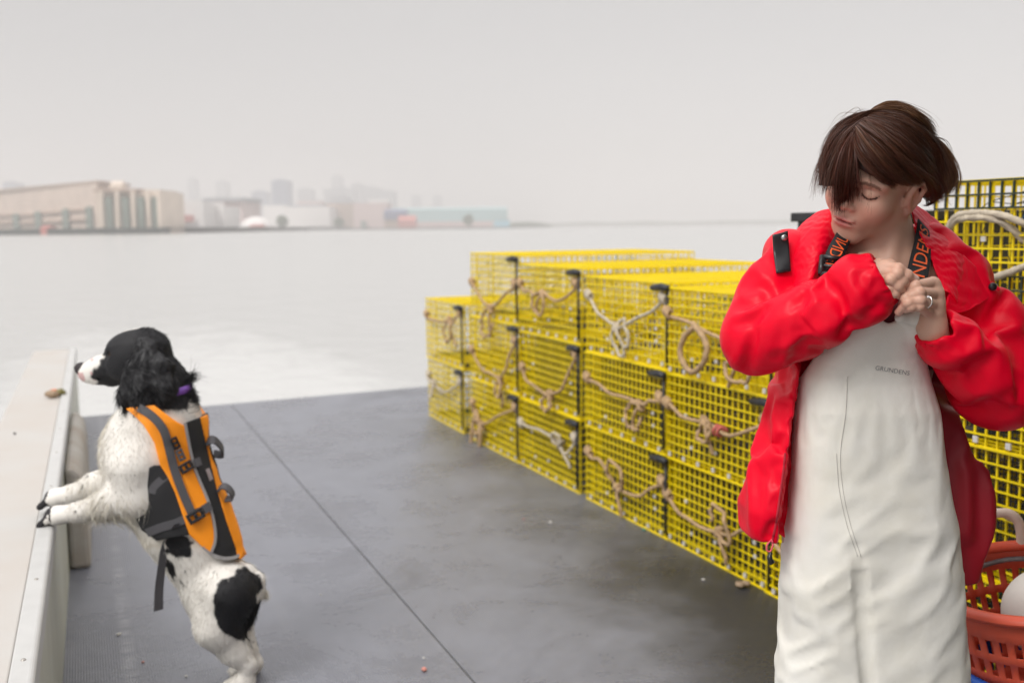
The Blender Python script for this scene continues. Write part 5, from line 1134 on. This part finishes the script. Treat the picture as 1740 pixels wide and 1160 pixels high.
def paw(P, c, ax, s):
    """toes side by side, each with a bend"""
    ax = ax / np.linalg.norm(ax); sd_ = dLt - ax * (dLt @ ax); sd_ /= np.linalg.norm(sd_); up_ = np.cross(ax, sd_); up_ *= np.sign(up_[2]) or 1
    d = ell(P, c - ax * .012, (s * 1.05, s * 1.05, s * .8))
    for k, w in ((-1.5, .7), (-.5, 1.0), (.5, 1.0), (1.5, .7)):
        a = c + sd_ * k * s * .48 + ax * s * .3; b = c + sd_ * k * s * .60 + ax * s * (1.0 * w + .35) - up_ * s * .35; e = smin(cap(P, a, b, s * .36, s * .30), 1e3 + P[:, 0] * 0, .001); d = smin(d, e, .006)
    return d
def dog_sdf(P):
    d = torso_sdf(P)
    nk = chain(P, [dh(-.035, 0, -.02), dg(272, 655, .0), dg(273, 704, .0), dg(262, 745, .0)], [.062, .080, .106, .122], .03); d = smin(d, nk, .04)
    d = smin(d, dhead_sdf(P), .02)
    # hindquarters
    hq = smin(ell(P, dg(380, 1014, .0), (.108, .100, .112)), 1e3 + P[:, 0] * 0, .01); d = smin(d, hq, .05)
    for pts, rs in ((nearh, [.088, .068, .040, .026, .030]), (farh, [.085, .064, .038, .025, .030])):
        l = leg(P, pts[:4], rs[:4], .03); l = smin(l, cap(P, pts[3], pts[4], .024, .027), .012); l = smin(l, paw(P, pts[4] + [-.02, .01, -.002], np.array([-.9, .4, -.05]), .032), .012); d = smin(d, l, .03)
    for pts, rs, pc in ((nearf, [.078, .062, .045, .028, .028], pawN), (farf, [.07, .058, .044, .028, .028], pawF)):
        l = leg(P, pts, rs, .02); l = smin(l, paw(P, pc, dF * .9 + np.array([0, 0, -.25]), .034), .01); d = smin(d, l, .03)
    tl = chain(P, [dg(420, 975, .0), dg(436, 985, .0), dg(443, 1006, .0)], [.030, .024, .016], .01); d = smin(d, tl, .02)
    return d
lo_, hi_ = dg(60, 1170, .0) - .12, dg(470, 540, 0) + .12
lo_ = np.minimum(lo_, dg(60, 870, -.1) - .08); hi_ = np.maximum(hi_, dg(60, 870, .1) + .08); lo_[2] = -.01; lo_[1] = 2.75; hi_[1] = 3.75; hi_[2] = 1.18
Vd, Qd = sdf_mesh(dog_sdf, lo_, hi_, .0046)
# ---- coat pattern: black patches on white
blk_polys = [[(182, 572), (200, 556), (300, 540), (345, 640), (332, 672), (318, 697), (290, 696), (268, 690), (240, 700), (205, 690), (206, 690), (200, 672), (184, 664), (168, 656), (157, 640), (160, 626), (168, 612), (178, 606), (170, 596), (176, 585)],
             [(280, 918), (290, 905), (318, 904), (330, 922), (322, 940), (300, 943), (284, 935)], [(368, 965), (374, 956), (371, 973), (363, 976), (357, 970)],
             [(366, 1010), (375, 985), (400, 975), (415, 960), (440, 975), (447, 1000), (438, 1010), (436, 1060), (428, 1085), (400, 1086), (378, 1072), (366, 1045)],
             [(276, 950), (290, 955), (312, 985), (318, 1000), (306, 992), (284, 972)], [(432, 1143), (444, 1145), (441, 1158), (432, 1156)]]
def in_polys(x, y, polys, wob=0.0):
    m = np.full(len(x), -1e9)
    for p in polys: m = np.maximum(m, -poly2(x, y, p))
    return m + wob
def coat(P):
    x, y = mirr_px(P); wob = 5.0 * vnoise((P * 28).astype(np.float32)) + 3 * vnoise((P * 80).astype(np.float32))
    w = np.clip(in_polys(x, y, blk_polys, wob) / 2.0 + .5, 0, 1)
    q = (P - dHO) @ dHR; ish = (q[:, 0] > -.06) & (np.linalg.norm(q, axis=1) < .22)
    bz = (np.abs(q[:, 1]) < .012 + .05 * np.clip(q[:, 0] - .075, 0, 1)) & (q[:, 0] > -.02) & (q[:, 2] > .0) & ish       # white blaze
    w = np.where(bz, 0, w)
    c = np.array([.70, .675, .63])[None] * (1 - w)[:, None] + np.array([.011, .011, .013])[None] * w[:, None]
    sp = vnoise((P * 55 + 3).astype(np.float32)); lowr = (y > 800) | (ish & (q[:, 0] > .10))
    c[(sp > .86) & lowr & (w < .5)] = (.03, .028, .028)
    mz = ish & (q[:, 0] > .13); pk = mz & (vnoise((P * 60).astype(np.float32)) > .25) & (q[:, 2] > -.045); c[pk & (w < .5)] = (.52, .34, .33)
    ns = np.linalg.norm((q - np.array([.192, 0, -.006])) / np.array([.027, .027, .025]), axis=1) < 1; c[ns] = (.03, .024, .026)
    ey = (np.linalg.norm((np.abs(q) * np.array([np.sign(1), 1, 1]) - np.array([.062, .040, .022])) / np.array([.011, .010, .0085]), axis=1) < 1) & (q[:, 2] > 0) & (q[:, 0] > 0); c[ey] = (.02, .009, .006)
    for pc in (pawN, pawF):       # dark pads and toes
        v = P - pc; a = v @ dF; pm = (np.linalg.norm(v, axis=1) < .085) & ((a > .004 + .016 * vnoise((P * 70).astype(np.float32))))
        c[pm] = (.018, .017, .019); tp = (np.linalg.norm(v, axis=1) < .085) & (a > .047); c[tp & (vnoise((P * 90 + 9).astype(np.float32)) > 0)] = (.45, .36, .26)
    yel = np.clip((dg(200, 880, 0)[2] - P[:, 2]) * 4, 0, .5) * (np.abs((P - DB) @ dLt) < .12) * (y < 930); c = c * (1 - .35 * yel[:, None] * np.array([.2, .5, 1.2]) * (w < .5)[:, None])
    return c
M_fur = mat('dog_coat', (.7, .68, .63), 0.62, attr=True, spec=0.3)
ME_dog = new_mesh('body', rel(Vd), Qd, [M_fur], True, coat(Vd)); dbody = link('body', ME_dog, DG)
# eye glint
for s in (1,):
    b = MB(); c_ = dh(.0645, .0465, .0225); b.lathe([(.0001, -.004), (.003, -.003), (.004, 0), (.003, .003), (.0001, .004)], 10, rel(c_[None])[0]); b.build('eye', mat('dog_eye', (.03, .012, .006), .08), DG, True)
# ---- ears: long curly flaps
def ear_sdf(s):
    pts = [dg(243, 588, s * .062), dg(246, 618, s * .085), dg(247, 652, s * .094), dg(243, 682, s * .094), dg(236, 702, s * .088)]
    pts2 = [dg(252, 586, s * .060), dg(275, 622, s * .080), dg(282, 655, s * .086), dg(276, 680, s * .086)]
    pts3 = [dg(240, 592, s * .064), dg(226, 630, s * .080), dg(218, 668, s * .086), dg(215, 694, s * .082)]
    def f(P):
        d = chain(P, pts, [.020, .030, .034, .028, .012], .02); d = smin(d, chain(P, pts2, [.018, .024, .028, .016], .02), .02); d = smin(d, chain(P, pts3, [.016, .022, .024, .010], .02), .02)
        return d - .006 * vnoise((P * np.float32([38, 38, 30])).astype(np.float32)) - .003 * vnoise((P * np.float32([90, 90, 60])).astype(np.float32))
    return f
M_furb = mat('dog_ear', (.012, .012, .014), 0.55, spec=0.4)
drg = np.random.default_rng(5)
for s in (1, -1):
    V, Q = sdf_mesh(ear_sdf(s), dg(215, 705, s * .08) - np.array([.10, .12, .02]), dg(290, 580, s * .08) + np.array([.10, .12, .05]), .0042); eo = link('ear', new_mesh('ear', rel(V), Q, [M_furb]), DG)
# ---- fur strands over the coat
FEA = []
def fur(V, Q, n, length, name, parent, flow, colf=None, width=.0016, keep=None, curl=.25, gravity=0.0, material=None, lift=.35, m=5):
    a = V[Q[:, 0]]; ar = np.linalg.norm(np.cross(V[Q[:, 2]] - a, V[Q[:, 3]] - V[Q[:, 1]]), axis=1); cen = V[Q].mean(1)
    if keep is not None: ar = ar * keep(cen)
    f = drg.choice(len(Q), n, p=ar / ar.sum()); w = drg.dirichlet(np.ones(4), n); P0 = (V[Q[f]] * w[..., None]).sum(1); N = normals_of(V, Q)[Q[f][:, 0]]
    F = flow(P0); F = F - N * (F * N).sum(1)[:, None]; F /= np.linalg.norm(F, axis=1)[:, None] + 1e-9
    Ln = (length(P0) if callable(length) else length) * drg.uniform(.6, 1.3, n); t = np.linspace(0, 1, m)
    J = drg.normal(size=(n, 3)) * .22; D = F + J
    cv = vnoise((P0 * 30).astype(np.float32))[:, None] * np.cross(N, F) * curl
    pth = P0[:, None] - N[:, None] * .001 + (D[:, None] * t[None, :, None] + N[:, None] * lift * (t - .5 * t * t)[None, :, None] + cv[:, None] * (t * t)[None, :, None] * 2) * Ln[:, None, None]
    pth[:, :, 2] -= gravity * (t ** 2)[None] * Ln[:, None]
    C = colf(P0) if colf else None
    if C is not None: C = np.clip(C * drg.uniform(.80, 1.08, (n, 1)), .004, .85)
    V2, Q2, C2 = strands(pth, width * drg.uniform(.6, 1.3, n), drg, C, .1)
    if name == 'feathering': FEA.append((V2, Q2, C2)); return None
    return link(name, new_mesh(name, rel(V2), Q2, [material or M_fur], True, C2), parent)
tax = tor[-1][0] - tor[0][0]; tax /= np.linalg.norm(tax)
def flow(P):
    h = np.exp(-((P - dHO) ** 2).sum(1) / .15 ** 2)[:, None]; z = np.clip((P[:, 2:3] - .25) / .2, 0, 1)
    return (-dF * .8 + np.array([0, 0, -.5])) * h + (tax * z + np.array([0, 0, -1.0]) * (1 - z)) * (1 - h)
VPOLY = [(214, 690), (262, 688), (316, 716), (430, 700), (470, 965), (374, 946), (345, 932), (300, 914), (266, 918), (240, 900), (222, 866), (222, 840), (256, 800), (262, 752), (240, 722)]
def not_paw(P):
    x, y = mirr_px(P); return (poly2(x, y, VPOLY) > 3) * (np.linalg.norm(P - pawN, axis=1) > .06) * (np.linalg.norm(P - pawF, axis=1) > .06) * (np.linalg.norm(P - dh(.185, 0, -.01), axis=1) > .035) * (np.linalg.norm(P - dh(.062, .045, .022), axis=1) > .013)
fur(Vd, Qd, 52000, lambda P: np.where(((P - dHO) @ dHR[:, 0] > -.02) & (np.linalg.norm(P - dHO, axis=1) < .22), .005, .0115), 'coat_hair', DG, flow, coat, .0015, not_paw, lift=.30)
# feathering: under the forelegs, chest, thighs, nape
def near(c, r): return lambda P: np.exp(-((P - c) ** 2).sum(1) / r ** 2) ** 2
dn = lambda P: np.tile(np.array([.25, -.05, -1.0]), (len(P), 1))
feath = lambda P: np.array([.68, .64, .55])[None] + np.zeros((len(P), 1))
FE = 0
for c_, r_, n_, l_ in ((nearf[1], .035, 160, .028), ((nearf[1] + nearf[2]) / 2 - np.array([0, 0, .04]), .035, 420, .036), (nearf[2] * .6 + nearf[3] * .4 - np.array([0, 0, .03]), .03, 320, .030), (nearf[2], .045, 350, .035), ((nearf[2] + nearf[3]) / 2, .04, 200, .022), (farf[2], .06, 500, .035), (dg(195, 765, .0), .07, 900, .020), (dg(192, 720, .0), .05, 600, .03)):
    fur(Vd, Qd, n_, l_, 'feathering', DG, dn, feath, .0016, near(c_, r_), .5, .35, lift=.15, m=7)
for c_, r_, n_, l_ in ((dg(340, 640, .0), .025, 260, .045), (dg(336, 668, .0), .035, 900, .022)):
    fur(Vd, Qd, n_, l_, 'feathering', DG, lambda P: np.tile(np.array([.8, -.1, .25]), (len(P), 1)), lambda P: np.tile(np.array([.011, .011, .013]), (len(P), 1)), .0016, near(c_, r_), .2, 0, lift=.5, m=7)
fur(Vd, Qd, 900, .028, 'feathering', DG, dn, lambda P: np.tile(np.array([.012, .012, .013]), (len(P), 1)), .0016, near(dg(430, 1055, .02), .05), .3, .2, lift=.2, m=7)
fur(Vd, Qd, 300, .022, 'feathering', DG, lambda P: np.tile(np.array([.6, 0, -.5]), (len(P), 1)), feath, .0016, near(dg(445, 1008, .0), .02), .3, .1, lift=.3, m=6)
o_ = 0; A_ = []
for v, q, c in FEA: A_.append(q + o_); o_ += len(v)
link('feathering', new_mesh('feathering', rel(np.concatenate([v for v, q, c in FEA])), np.concatenate(A_), [M_fur], True, np.concatenate([c for v, q, c in FEA])), DG)
for s, eo in zip((1, -1), [o for o in DG.children if o.name.startswith('ear')]):
    me = eo.data; V = np.empty(len(me.vertices) * 3, np.float32); me.vertices.foreach_get('co', V); V = V.reshape(-1, 3) + np.array([DB[0], DB[1], 0], np.float32)
    Qe = np.array([p.vertices[:] for p in me.polygons])
    fur(V, Qe, 6500, lambda P: .015 + .022 * np.clip((dg(250, 640, 0)[2] - P[:, 2]) / .12, 0, 1), 'ear_hair', eo, dn, None, .0016, None, .9, .25, M_furb, .3, 7)
    fe = eo.children[0]; fe.location = (0, 0, 0)
# ---- collar
M_pur = mat('purple_collar', (.20, .07, .42), .5); M_vo = mat('orange_vest', (.95, .30, .006), .55, var=.06, vscale=14, bump=.15, bscale=90); M_vb = mat('black_vest', (.014, .014, .016), .7, bump=.2, bscale=200)
M_web = mat('grey_webbing', (.075, .073, .08), .75, bump=.35, bscale=420); M_pipe = mat('grey_piping', (.30, .29, .29), .6); M_lab = mat('vest_label', (.32, .27, .27), .6)
def neck_only(P): return chain(P, [dh(-.035, 0, -.02), dg(272, 655, .0), dg(273, 704, .0), dg(262, 745, .0)], [.062, .080, .106, .122], .03)
# collar as a belt around the neck
n0 = (dg(322, 654, .0) + dg(236, 690, 0)) / 2; a_ax = dg(318, 644, 0) - dg(328, 666, 0); a_ax = (dg(268, 636, 0) - dg(282, 696, 0)); a_ax /= np.linalg.norm(a_ax)
c0 = dg(276, 668, .0); e1 = dLt - a_ax * (dLt @ a_ax); e1 /= np.linalg.norm(e1); e2 = np.cross(a_ax, e1); V = []
for k in range(48):
    t_ = 2 * math.pi * k / 48; dr = e1 * math.cos(t_) + e2 * math.sin(t_); r = .06
    rr = np.linspace(.02, .2, 120); pts = (c0 + dr * rr[:, None]).astype(np.float32); dd = dog_sdf(pts); j = np.argmax(dd > .004); p = c0 + dr * rr[j]
    V += [p - a_ax * .011, p + a_ax * .011, p + a_ax * .011 - dr * .006, p - a_ax * .011 - dr * .006]
b = MB(); b.quad_mesh(rel(np.array(V)), [(4 * i + k, 4 * ((i + 1) % 48) + k, 4 * ((i + 1) % 48) + (k + 1) % 4, 4 * i + (k + 1) % 4) for i in range(48) for k in range(4)])
# ---- life vest, a thing of its own worn by the dog: here clothing, so a child of the dog
LV = empty('life_vest'); LV.parent = DG
b.build('collar', M_pur, DG, True)
def shell(off, polys, polys_out=(), h=.0035, dmin=None):
    def f(P):
        x, y = mirr_px(P); d = torso_hull(P) - off - .002 * vnoise((P * 22).astype(np.float32)); k = 1 / 520.
        p2 = None
        for p in polys: e = poly2(x, y, p) * k; p2 = e if p2 is None else np.minimum(p2, e)
        return smax(smax(d, p2, .002), -(d + off + .004 * 0 + .012), .003)
    return sdf_mesh(f, tmin, tmax, h)
def torso_hull(P):
    d = torso_sdf(P); d = smin(d, ell(P, dg(380, 1014, .0), (.108, .100, .112)), .05); return smin(d, neck_only(P), .03)
tmin, tmax = dg(215, 960, 0) - np.array([.16, .26, .02]), dg(400, 690, 0) + np.array([.18, .26, .04])
orange = [[(214, 694), (232, 690), (262, 688), (300, 716), (316, 724), (322, 760), (332, 800), (350, 842), (362, 880), (366, 915), (359, 938), (345, 930), (322, 908), (312, 880), (298, 838), (284, 808), (272, 790), (262, 752), (244, 722), (226, 704)]]
edge_strip = [[(340, 709), (353, 705), (366, 760), (381, 826), (397, 884), (414, 936), (410, 950), (404, 948), (400, 930), (384, 884), (367, 826), (352, 762), (343, 724)]]
black_back = [[(314, 718), (330, 712), (340, 709), (343, 724), (352, 762), (367, 826), (384, 884), (401, 930), (406, 950), (374, 946), (360, 938), (367, 915), (363, 880), (351, 842), (333, 800), (323, 760), (316, 735)]]
black_belly = [[(262, 790), (274, 790), (285, 808), (299, 838), (313, 880), (322, 908), (300, 912), (266, 918), (240, 900), (224, 866), (216, 850), (190, 835), (200, 800), (240, 800)]]
for nm, pl, off, m in (('side_panel', orange, .022, M_vo), ('edge_panel', edge_strip, .021, M_vo), ('back_panel', black_back, .020, M_vb), ('belly_panel', black_belly, .018, M_vb)):
    V, Q = shell(off, pl); link(nm, new_mesh(nm, rel(V), Q, [m]), LV)
def vsurf(x, y, off=0.024):
    D = np.linspace(2.4, 3.9, 500); d0 = ray(x, y); P = np.array([c_C + d0 * (t / d0[1]) for t in D], np.float32); v = torso_hull(P) - off; k = int(np.argmax(v < 0))
    if not (v < 0).any(): k = int(np.argmin(v))
    p = P[k].astype(np.float64); e = 1e-3; g = np.array([(torso_hull((p + np.eye(3)[i] * e)[None].astype(np.float32)) - torso_hull((p - np.eye(3)[i] * e)[None].astype(np.float32)))[0] for i in range(3)]); return p, g / (np.linalg.norm(g) + 1e-9)
def web(pts, w, name, m, off=.026, th=.003, n=40, parent=None):
    """a strap laid on the vest: flat band with thickness"""
    c = spline(np.array(pts, float), n); A = [vsurf(x, y, off) for x, y in c]; P = np.array([a[0] for a in A]); N = np.array([a[1] for a in A])
    for _ in range(3): P[1:-1] = (P[:-2] + 2 * P[1:-1] + P[2:]) / 4; N[1:-1] = (N[:-2] + 2 * N[1:-1] + N[2:]) / 4
    T = np.gradient(P, axis=0); S_ = np.cross(N, T); S_ /= np.linalg.norm(S_, axis=1)[:, None] + 1e-9; N = np.cross(T, S_); N /= np.linalg.norm(N, axis=1)[:, None] + 1e-9
    V = np.stack([P - S_ * w / 2, P + S_ * w / 2, P + S_ * w / 2 + N * th, P - S_ * w / 2 + N * th], 1).reshape(-1, 3)
    b = MB(); b.quad_mesh(rel(V), [(4 * i + k, 4 * i + (k + 1) % 4, 4 * i + 4 + (k + 1) % 4, 4 * i + 4 + k) for i in range(n - 1) for k in range(4)] + [(3, 2, 1, 0), tuple(4 * n - 4 + k for k in range(4))]); return b.build(name, m, parent or LV)
web([(236, 692), (258, 706), (278, 730), (288, 765), (297, 800), (312, 840), (326, 872)], .024, 'webbing', M_web)
web([(258, 838), (262, 826), (285, 806), (300, 800), (318, 792), (331, 785)], .022, 'webbing', M_web, .018)
web([(250, 905), (275, 895), (300, 888), (320, 878), (340, 868), (358, 862)], .025, 'webbing', M_web, .020)
web([(258, 800), (268, 818), (262, 850), (258, 880), (262, 900)], .016, 'webbing', M_web, .014)
web([(246, 812), (250, 840), (256, 868), (262, 895)], .012, 'webbing', M_web, .014)
web([(270, 915), (290, 905), (305, 906), (320, 908)], .010, 'webbing', M_pipe, .014)
for p in ([(314, 718), (322, 760), (332, 800), (350, 842), (362, 880), (366, 915), (359, 938)], ): web(p, .008, 'piping', M_pipe, .0235)
web([(345, 928), (362, 942), (382, 948), (400, 946), (408, 940)], .010, 'piping', M_pipe, .020)
def buckle(px_, py_, ang, w, h, m=M_plast, nm='buckle'):
    p, N = vsurf(px_, py_, .030); t1 = dg(px_ + 10 * math.cos(ang), py_ + 10 * math.sin(ang), 0) - dg(px_, py_, 0); t1 -= N * (t1 @ N); t1 /= np.linalg.norm(t1); t2 = np.cross(N, t1); b = MB()
    for a0, a1, b0, b1 in ((-1, 1, -1, -.45), (-1, 1, .45, 1), (-1, -.6, -.45, .45), (-.2, .2, -.45, .45), (.6, 1, -.45, .45)):
        q = [p + t1 * a * w / 2 + t2 * c * h / 2 + N * z for z in (0, .010) for a, c in ((a0, b0), (a1, b0), (a1, b1), (a0, b1))]
        b.quad_mesh(rel(np.array(q)), [(0, 3, 2, 1), (4, 5, 6, 7), (0, 1, 5, 4), (1, 2, 6, 5), (2, 3, 7, 6), (3, 0, 4, 7)])
    b.build(nm, m, LV, bevel=.002)
buckle(316, 793, -.45, .04, .028); buckle(332, 876, -.45, .05, .032); buckle(297, 752, 1.1, .036, .022); buckle(306, 772, 1.1, .036, .02, M_web, 'strap_tab')
web([(330, 787), (340, 783)], .024, 'strap_tab', M_web, .030, .005, 8); web([(345, 866), (358, 858)], .027, 'strap_tab', M_web, .030, .005, 8)
web([(352, 796), (359, 815)], .016, 'label_patch', M_lab, .0225, .002, 8)
# grab handles standing off the back
for (a, b2, c) in (((352, 752), (364, 770), (373, 755)), ((372, 832), (383, 846), (390, 833))):
    p0, n0_ = vsurf(*a, .022); p1, n1_ = vsurf(*b2, .022); nn_ = (n0_ + n1_); nn_ /= np.linalg.norm(nn_); q = spline([p0, p0 + nn_ * .021 + (p0 - p1) * .15, (p0 + p1) / 2 + nn_ * .029, p1 + nn_ * .021 + (p1 - p0) * .15, p1], 20)
    T = np.gradient(q, axis=0); S_ = np.tile(np.cross(nn_, p1 - p0) / np.linalg.norm(np.cross(nn_, p1 - p0)), (20, 1)); N = np.cross(T, S_); N /= np.linalg.norm(N, axis=1)[:, None]; w, th = .026, .005
    V = np.stack([q - S_ * w / 2, q + S_ * w / 2, q + S_ * w / 2 + N * th, q - S_ * w / 2 + N * th], 1).reshape(-1, 3); b = MB()
    b.quad_mesh(rel(V), [(4 * i + k, 4 * i + (k + 1) % 4, 4 * i + 4 + (k + 1) % 4, 4 * i + 4 + k) for i in range(19) for k in range(4)]); b.build('grab_handle', M_web, LV)
# loose strap end hanging under the belly
q0, _ = vsurf(300, 890, .028); q = spline([q0, dg(286, 912, .10), dg(278, 935, .10), dg(274, 965, .10), dg(270, 1000, .10), dg(269, 1036, .10)], 30); b = MB(); S_ = np.array([.9, .3, .0]); w = np.linspace(.02, .030, 30)[:, None]; N = np.array([.3, -.9, 0])
V = np.stack([q - S_ * w / 2, q + S_ * w / 2, q + S_ * w / 2 + N * .003, q - S_ * w / 2 + N * .003], 1).reshape(-1, 3)
b.quad_mesh(rel(V), [(4 * i + k, 4 * i + (k + 1) % 4, 4 * i + 4 + (k + 1) % 4, 4 * i + 4 + k) for i in range(29) for k in range(4)] + [(119, 118, 117, 116)]); b.build('loose_strap', M_web, LV)
# ================================================================== baskets, float, scraps
M_ob = mat('orange_basket_plastic', (0.62, 0.065, 0.02), 0.5, vscale=9, col2=(0.50, 0.08, 0.04), bump=.15, bscale=40); M_bb = mat('blue_basket_plastic', (0.005, 0.10, 0.50), 0.45, var=.15, vscale=10)
M_hand = mat('pale_handle', (0.62, 0.50, 0.42), 0.55, var=.12, vscale=20); M_float = mat('white_float', (0.70, 0.68, 0.62), 0.5, var=.1, vscale=8); M_cord = mat('grey_cord', (.16, .15, .15), .9, var=.4, vscale=60, bump=.6, bscale=300)
def basket(name, label, loc, rt_, rb_, h, m, tilt, lip=.016, group=None, slots=True):
    e = empty(name, loc); e.rotation_euler = tilt; tag(e, label, 'basket', group)
    n, rows = 88, 18; b = MB(); V = []; idx = {}
    zs = np.linspace(.012, h, rows + 1); r_of = lambda z: rb_ + (rt_ - rb_) * (z / h) ** .9
    for i, z in enumerate(zs):
        for k in range(n): a = 2 * math.pi * k / n; V.append((r_of(z) * math.cos(a), r_of(z) * math.sin(a), z))
    Fs = []
    for i in range(rows):
        for k in range(n):
            band = i % 3 != 0 and i < rows - 3 and i > 1 and slots
            if not (band and (k % 2 == 1)): Fs.append((i * n + k, i * n + (k + 1) % n, (i + 1) * n + (k + 1) % n, (i + 1) * n + k))
    V.append((0, 0, .012)); Fs += [(len(V) - 1, (k + 1) % n, k) for k in range(n)]
    b.quad_mesh(V, Fs); o = b.build('basket_wall', m, e, True); s = o.modifiers.new('thick', 'SOLIDIFY'); s.thickness = .004; s.offset = 1
    b = MB(); prof = [(rt_ + .001 + lip * math.cos(t_), h + lip * .75 * math.sin(t_)) for t_ in np.linspace(0, 2 * math.pi, 13)]; b.lathe(prof, n); b.build('rim', m, e, True)
    return e
bc_ = atD(1792, 1000, 2.10); bc_ = np.array([bc_[0], bc_[1], 0.0])
be = basket('fish_basket', 'orange red perforated fish basket holding a white float, nested in the blue basket', (bc_[0], bc_[1], .300), .208, .150, .325, M_ob, (R_(-3), R_(-9), 0))
for s in (0, 1):
    b = MB(); a0 = R_(58) if s == 0 else R_(238); q = [(.207 * math.cos(a0 + d), .207 * math.sin(a0 + d), .33 + z) for d, z in ((-.22, -.01), (-.23, .035), (-.20, .062), (-.1, .078), (.1, .078), (.20, .062), (.23, .035), (.22, -.01))]
    b.tube(spline(q, 40), .0115, 10); b.build('handle', M_hand, be, True)
b = MB(); b.tube([(.196 * math.cos(a), .196 * math.sin(a), .285 + .012 * math.sin(a * 2)) for a in np.linspace(0, 2 * math.pi, 60)], .0055, 8, True, 3, .025); b.build('cord', M_cord, be, True)
basket('fish_basket', 'blue basket on the deck under the orange basket', (bc_[0] - .005, bc_[1] - .005, 0.004), .212, .165, .425, M_bb, (0, 0, 0), .012)
V, Q = sdf_mesh(lambda P: smin(ell(P, (0, 0, 0), (.105, .105, .12)), chain(P, [(0, 0, .11), (0, 0, .15)], [.03, .025], .02), .03), (-.15, -.15, -.16), (.15, .15, .2), .006)
fl = link('float', new_mesh('float', V, Q, [M_float]), None, (bc_[0] + .005, bc_[1] - .01, .545)); fl.rotation_euler = (R_(70), R_(20), 0); tag(fl, 'white pot float lying in the orange basket', 'float')
# scraps on the cap and deck
def scrap(name, label, c, size, m, seed, flat=.4, cat='scrap', group=None):
    rg = np.random.default_rng(seed); ph = rg.uniform(0, 6, 6)
    f = lambda P: ell(P, (0, 0, 0), (size, size * .65, size * flat)) - size * .18 * vnoise((P / size * 1.6 + seed).astype(np.float32)); V, Q = sdf_mesh(f, (-size * 1.5,) * 3, (size * 1.5,) * 3, size / 7)
    V[:, 2] -= V[:, 2].min(); o = link(name, new_mesh(name, V, Q, [m]), None, c, rg.uniform(0, 6)); tag(o, label, cat, group); return o
M_sh = mat('shell_white', (.62, .60, .56), .5); M_shp = mat('crab_shell', (.50, .20, .16), .5, var=.3, vscale=80); M_weed = mat('rockweed', (.16, .14, .04), .6, var=.4, vscale=60); M_teal_ = mat('teal_twine', (.03, .22, .17), .7); M_leaf = mat('bait_scrap', (.28, .20, .13), .7, var=.3, vscale=60)
p = ground(92, 672, GZ); e = empty('bait_scrap', p); tag(e, 'small orange and olive bait scrap on the flat bulwark cap', 'bait scrap')
for nm, d, sz, m, sd in (('shell_piece', (0, .03, 0), .030, mat('orange_shell', (.60, .20, .09), .5, var=.3, vscale=60), 1), ('weed_piece', (.035, -.03, 0), .034, M_weed, 2), ('pale_piece', (-.01, -.09, 0), .036, M_leaf, 3)):
    o = scrap(nm, None, d, sz, m, sd, .55, None); o.parent = e
for k in list(bpy.data.objects):
    if k.parent is e and 'category' in k: del k['category']
scrap('bolt_head', 'small dark bolt head on the white bulwark cap', ground(25, 738, GZ), .008, M_rub, 4, .6, 'bolt')
for i, (px_, py_, sz, m, lab) in enumerate(((202, 1078, .009, M_sh, 'white shell chip on the deck left of the dog leg'), (316, 1149, .006, M_sh, 'pale shell chip on the deck beside the hind paw'), (243, 1125, .007, M_shp, 'tiny red crab shell bit near the worn deck track'), (721, 1138, .012, M_shp, 'pink crab shell bit beside the deck seam'), (935, 888, .009, M_sh, 'white shell chip in the middle of the deck'), (890, 882, .006, M_shp, 'small reddish chip in the middle of the deck'),
        (1094, 901, .012, M_teal_, 'teal knot of twine at the foot of the traps'), (1262, 997, .030, M_leaf, 'tan bait scrap on the deck by the lowest traps'), (720, 1118, .005, M_sh, 'pale speck just above the pink crab shell bit'), (1195, 985, .008, M_sh, 'pale shell chip on the dark deck left of the trousers'), (545, 1010, .005, M_sh, 'tiny pale chip on the deck left of the seam'))):
    scrap('shell_chip' if 'chip' in lab else 'deck_scrap', lab, ground(px_, py_, .0005), sz, m, 20 + i, .35, 'scrap')
# loose rope lying along the foot of the traps, right of the woman
b = MB(); q = [atX(1650, 1068, 2.30), atX(1700, 1060, 2.29), atX(1760, 1085, 2.27), atX(1800, 1130, 2.25)]; b.tube(spline(q, 30), .010, 8, True, 3, .045); b.build('rope_bridle', M_rope, traps[6, 0], True, loc=None)
o = [c for c in traps[6, 0].children if c.name.startswith('rope_bridle')][-1]; o.matrix_parent_inverse = (Matrix.Translation(traps[6, 0].location) @ traps[6, 0].rotation_euler.to_matrix().to_4x4() @ Matrix.Diagonal((*traps[6, 0].scale, 1))).inverted()
